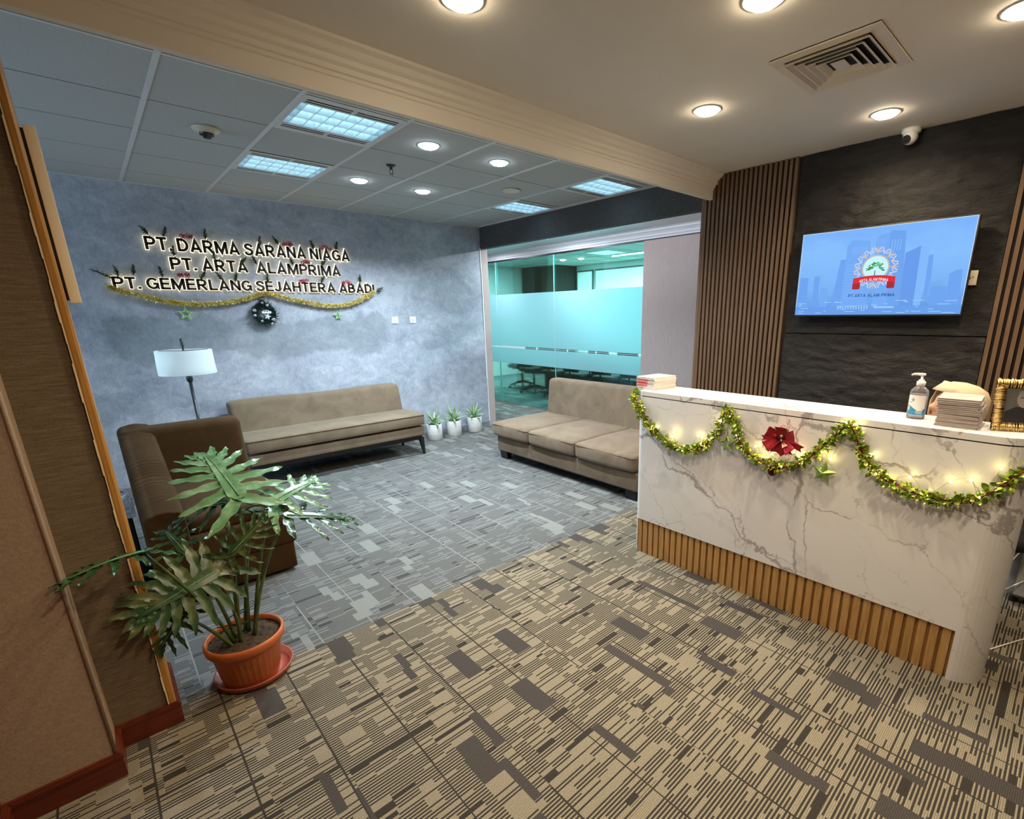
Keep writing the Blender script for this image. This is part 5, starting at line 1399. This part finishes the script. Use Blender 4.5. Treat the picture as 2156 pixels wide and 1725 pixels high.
b = nb(); box(b, 7.5, 7.54, 4.9, 8.25, .15, .72); obj('modesty_panel', b, M['table_black'], t)
for x, y, lb in ((8.19, 8.69, 'left warm round downlight seen through the meeting room glass'), (8.30, 8.21, 'right warm round downlight seen through the meeting room glass')):
    downlight(x, y, 2.778, M['warm_lens'], WARM, 10, lb, 'meeting room downlights')
for x, y, lb in ((7.9, 7.1, 'pale square ceiling panel light seen through the top of the glass'), (6.6, 9.6, 'square ceiling panel light deep in the meeting room left'), (7.2, 4.4, 'square ceiling panel light of the meeting room hidden right')):
    t = thing('panel_light', lb, 'ceiling light', (x, y, 2.778), 'meeting room panel lights')
    b = nb(); box(b, x-.31, x+.31, y-.31, y+.31, 2.770, 2.778); obj('frame', b, M['tbar'], t)
    b = nb(); box(b, x-.28, x+.28, y-.28, y+.28, 2.766, 2.770); obj('diffuser', b, EM('room_panel_light', (.82, .98, 1), 2.0), t)
    area('panel_lamp', (x, y, 2.76), .5, ROOM_W, (.80, 1.0, .98), t, PI, 'SQUARE')
t = thing('sprinkler', 'tiny sprinkler head on the meeting room ceiling behind glass', 'sprinkler', (6.4, 8.9, 2.778))
b = nb(); lathe(b, (6.4, 8.9, 2.778), [(.04, 0), (.03, -.01), (.01, -.014), (.008, -.04), (.022, -.05), (0, -.052)], 16); obj('body', b, M['steel_dark'], t)

# pale box with cables on the floor right of the counter
t = thing('equipment_case', 'pale rounded equipment case at the right edge behind the counter', 'case', (3.62, -.02, 0))
b = nb(); rbox(b, (3.46, -.32, .03), (3.86, .075, .50), .04, (2, 2, 3)); obj('case', b, noisy('dusty_pale_plastic', (.30, .28, .25), (.42, .40, .37), 12, .6), t)
b = nb(); box(b, 3.452, 3.4605, -.28, .035, .06, .46); obj('front_panel', b, M['white_pot'], t)
for x, y in ((3.5, .03), (3.82, .03), (3.5, -.28), (3.82, -.28)):
    b = nb(); cyl(b, (x, y), .018, 0, .031, 12); obj('foot', b, M['black_plastic'], t)
for k, (lb, p) in enumerate((('upper white cable trailing from the counter to the pale case', [(2.786, .12, .42), (3.0, .13, .30), (3.25, .09, .28), (3.45, .05, .31)]), ('middle white cable sagging from the counter to the pale case', [(2.786, .14, .30), (2.95, .14, .17), (3.2, .10, .14), (3.45, .0, .16)]),
                             ('lowest white cable lying on the floor right of the counter', [(2.80, .10, .005), (2.86, .06, .005), (3.1, -.06, .005), (3.35, -.22, .005)]))):
    b = nb(); tube(b, catmull(p, 8), .0035, 8); tag(obj('cable', b, M['white_plastic']), lb, 'cable', 'white cables by the counter')

# ------------------------------------------------------------------ RECEPTIONIST
def person():
    hp = Vector((3.106, .375, 0))                     # under the head
    fw = Vector((-.62, .785, 0)).normalized(); rt = Vector((fw.y, -fw.x, 0)); up = Vector((0, 0, 1))
    def Q(f, s, z): return hp+fw*f+rt*s+up*z
    t = thing('person', 'person in a beige headscarf sitting behind the counter, face turned left', 'person', (hp.x, hp.y, 0))
    me = bpy.data.meshes.new('tmp'); V = []; E_ = []; R = []
    def v(p, r, par=None):
        V.append(p); R.append(r); 
        if par is not None: E_.append((par, len(V)-1))
        return len(V)-1
    pel = v(Q(-.10, 0, .53), (.16, .115)); 
    w = v(Q(-.11, 0, .66), (.135, .10), pel); ch = v(Q(-.08, 0, .80), (.155, .115), w); sh = v(Q(-.06, 0, .90), (.13, .085), ch); nk = v(Q(-.02, 0, .965), (.055, .055), sh); hb = v(Q(0.0, 0, 1.03), (.055, .06), nk)
    for s in (-1, 1):
        a = v(Q(-.06, s*.17, .885), (.055, .055), sh); e = v(Q(.0, s*.23, .67), (.043, .043), a); wr = v(Q(.15, s*.15, .615), (.028, .028), e); hd = v(Q(.21, s*.12, .605), (.034, .018), wr)
        for k, (df, ds, ln) in enumerate(((.0, -.026, .07), (.0, -.009, .078), (.0, .009, .074), (.0, .025, .06))):
            f1 = v(Q(.245, s*.12+ds, .604), (.0085, .0085), hd); f2 = v(Q(.245+ln*.55, s*.12+ds*1.15, .600), (.008, .008), f1); v(Q(.245+ln, s*.12+ds*1.2, .588), (.007, .007), f2)
        t1 = v(Q(.205, s*.12-s*.04, .605), (.010, .010), hd); v(Q(.245, s*.12-s*.058, .600), (.008, .008), t1)
        h = v(Q(-.05, s*.095, .51), (.085, .08), pel); kn = v(Q(.26, s*.09, .50), (.060, .060), h); an = v(Q(.20, s*.09, .10), (.04, .04), kn); v(Q(.30, s*.10, .045), (.04, .03), an)
    me.from_pydata([tuple(p) for p in V], E_, []); o = bpy.data.objects.new('tmp', me); C.objects.link(o)
    m = o.modifiers.new('s', 'SKIN'); 
    for d, r in zip(me.skin_vertices[0].data, R): d.radius = r
    me.skin_vertices[0].data[0].use_root = True
    o.modifiers.new('u', 'SUBSURF').levels = 2
    dg = bpy.context.evaluated_depsgraph_get(); em = bpy.data.meshes.new_from_object(o.evaluated_get(dg))
    b = nb(); b.from_mesh(em); bpy.data.objects.remove(o); bpy.data.meshes.remove(em)
    # head, tilted a little forward
    pitch = -.20; hc = Q(.035, 0, 1.125); ca, sa = math.cos(pitch), math.sin(pitch)
    F2 = fw*ca-up*sa; U2 = up*ca+fw*sa
    hv = bmesh.ops.create_uvsphere(b, u_segments=64, v_segments=48, radius=1)['verts']
    g = lambda a, c, w: math.exp(-((a-c)/w)**2)
    def face(f, s, u):
        """unit sphere -> head; f forward, s side, u up (metres)"""
        F, S_, U = f*.098, s*.077, u*.122
        if f > 0:
            if U < -.02: S_ *= 1-.30*min(1, (-U-.02)/.10)*f
            fr = f**2
            n = g(S_, 0, .013)*(g(U, -.030, .018)*.026+g(U, -.008, .024)*.012)*fr*1.05
            brow = g(U, .022, .016)*.006*fr*g(S_, 0, .06)
            eyes = -(g(S_, .032, .017)+g(S_, -.032, .017))*g(U, .002, .013)*.010*fr
            lips = g(S_, 0, .022)*(g(U, -.060, .006)*.011+g(U, -.073, .007)*.010)*fr*1.4
            chin = g(S_, 0, .028)*g(U, -.100, .016)*.017
            mouth = -g(S_, 0, .024)*g(U, -.0665, .0032)*.006*fr
            F += n+brow+eyes+lips+chin+mouth
        return F, S_, U
    headv = list(hv)
    for q in headv:
        F, S_, U = face(-q.co.y, q.co.x, q.co.z); q.co = hc+F2*F+rt*S_+U2*U
    for q in headv:
        for f in q.link_faces: f.smooth = True
    for f in b.faces: f.smooth = True
    obj('body', b, M['skin'], t)
    for s in (-1, 1):
        e = nb(); c0 = hc+F2*.079+rt*(s*.032)+U2*.002; sph(e, c0, .0125, 14, 10); ey = obj('eye', e, P('eye_white', (.75, .72, .68), .2), t)
        e = nb(); sph(e, c0+F2*.0095, .006, 10, 8); obj('iris', e, M['black_plastic'], ey)
        e = nb(); tube(e, [hc+F2*(.098-.004*abs(k))+rt*(s*(.018+.012*k))+U2*(.026+.003*k-.0012*k*k) for k in range(4)], [.0022, .003, .0026, .0012], 6); obj('eyebrow', e, M['black_plastic'], t)
    e = nb()
    pts = []
    for k in range(9):
        s = (k-4)/4*.023; pts.append((s, -.0665))
    rows = [[e.verts.new(hc+F2*(.1065-.9*s*s/.03*.6+.0008*(1-abs(j)))+rt*s+U2*(uu+j*.0055*(1-(s/.024)**2))) for j in (-1, 0, 1)] for s, uu in pts]
    for A_, B_ in zip(rows, rows[1:]):
        for j in range(2): e.faces.new((A_[j], A_[j+1], B_[j+1], B_[j])).smooth = True
    obj('lips', e, P('lip_colour', (.42, .14, .11), .4), t, False)
    # headscarf: cap with stiff front brim, wrapping cheeks and falling to the shoulders
    h = nb(); nA, rows = 48, []
    prof = [(1.6, .0, .120), (1.35, .55, .114), (1.0, 1.0, .094), (.6, 1.25, .06), (.1, 1.34, .0), (-.4, 1.32, -.045), (-.8, 1.22, -.09), (-1.1, 1.15, -.135), (-1.3, 1.6, -.185), (-1.4, 2.3, -.235), (-1.5, 2.75, -.275), (-1.6, 2.9, -.32)]
    for i, (_, rr, zz) in enumerate(prof):
        row = []
        for k in range(nA):
            a = 2*PI*k/nA; f, s = math.cos(a), math.sin(a)
            r = rr*.082; fx = f*r*1.15; sx_ = s*r*.98; zq = zz
            if f > 0 and -.01 < zz < .13: fx *= 1+.12*f
            fold = .0035*math.sin(a*9+i*1.3)*(1 if zz < -.1 else .3)
            p = hc+(F2 if zz > -.12 else fw)*(fx-.004+fold)+rt*(sx_*(1+fold*4))+(U2 if zz > -.12 else up)*zq
            if rr == 0: p = hc+U2*zz
            row.append(h.verts.new(p))
        rows.append(row)
    for i, (A_, B_) in enumerate(zip(rows, rows[1:])):
        for k in range(nA):
            a = 2*PI*(k+.5)/nA; fz = math.cos(a); zm = (prof[i][2]+prof[i+1][2])/2
            op = .62 if zm > .02 else .58
            if fz > op and -.125 < zm < .07: continue
            f = h.faces.new((A_[k], B_[k], B_[(k+1) % nA], A_[(k+1) % nA])); f.smooth = True
    bmesh.ops.remove_doubles(h, verts=h.verts, dist=1e-5)
    hj = obj('headscarf', h, M['hijab'], t)
    sm = hj.modifiers.new('thick', 'SOLIDIFY'); sm.thickness = .003; sm.offset = 1
    # brim
    h = nb(); rows = []
    for k in range(17):
        a = -1.25+2.5*k/16; f, s = math.cos(a), math.sin(a)
        p0 = hc+F2*(.103*f-.002)+rt*(.088*s)+U2*(.068-.02*(1-f)); p1 = hc+F2*(.090*f)+rt*(.083*s)+U2*(.112-.035*(1-f)); rows.append((h.verts.new(p0), h.verts.new((p0+p1)/2+F2*.004*f), h.verts.new(p1)))
    for A_, B_ in zip(rows, rows[1:]):
        for j in range(2): h.faces.new((A_[j], B_[j], B_[j+1], A_[j+1])).smooth = True
    br = obj('scarf_brim', h, M['hijab'], hj, False); sm = br.modifiers.new('thick', 'SOLIDIFY'); sm.thickness = .003
    # blouse: offset copy of the torso and arms as loose tubes
    h = nb()
    tb = [(.50, .185, .150, -.10), (.60, .165, .135, -.105), (.70, .158, .130, -.10), (.80, .178, .142, -.08), (.88, .178, .118, -.065), (.925, .12, .09, -.05), (.955, .07, .07, -.03)]
    rows = [[h.verts.new(Q(of+d_*math.cos(a), w_*math.sin(a), z_)) for a in [2*PI*k/32 for k in range(32)]] for z_, w_, d_, of in tb]
    for A_, B_ in zip(rows, rows[1:]):
        for k in range(32): h.faces.new((A_[k], A_[(k+1) % 32], B_[(k+1) % 32], B_[k])).smooth = True
    for s in (-1, 1): tube(h, catmull([Q(-.06, s*.12, .90), Q(-.05, s*.185, .87), Q(-.01, s*.232, .70), Q(.03, s*.225, .66), Q(.12, s*.165, .617)], 5), [.06]*5+[.066]*5+[.056]*5+[.05]*5+[.038], 14, False)
    obj('blouse', h, M['blouse'], t, False)
    h = nb()
    for s in (-1, 1): tube(h, catmull([Q(-.16, s*.09, .535), Q(.06, s*.095, .515), Q(.25, s*.09, .50), Q(.27, s*.09, .42), Q(.205, s*.09, .12)], 5), [.10]*5+[.092]*5+[.078]*5+[.072]*5+[.055], 16, False)
    obj('trousers', h, M['trouser'], t, False)
    c = office_chair((0, 0, 0), 'black office chair carrying the person behind the counter', None, .20)
    c.location = (hp.x-fw.x*.10, hp.y-fw.y*.10, -.0); c.rotation_euler = (0, 0, math.atan2(fw.y, fw.x))
person()
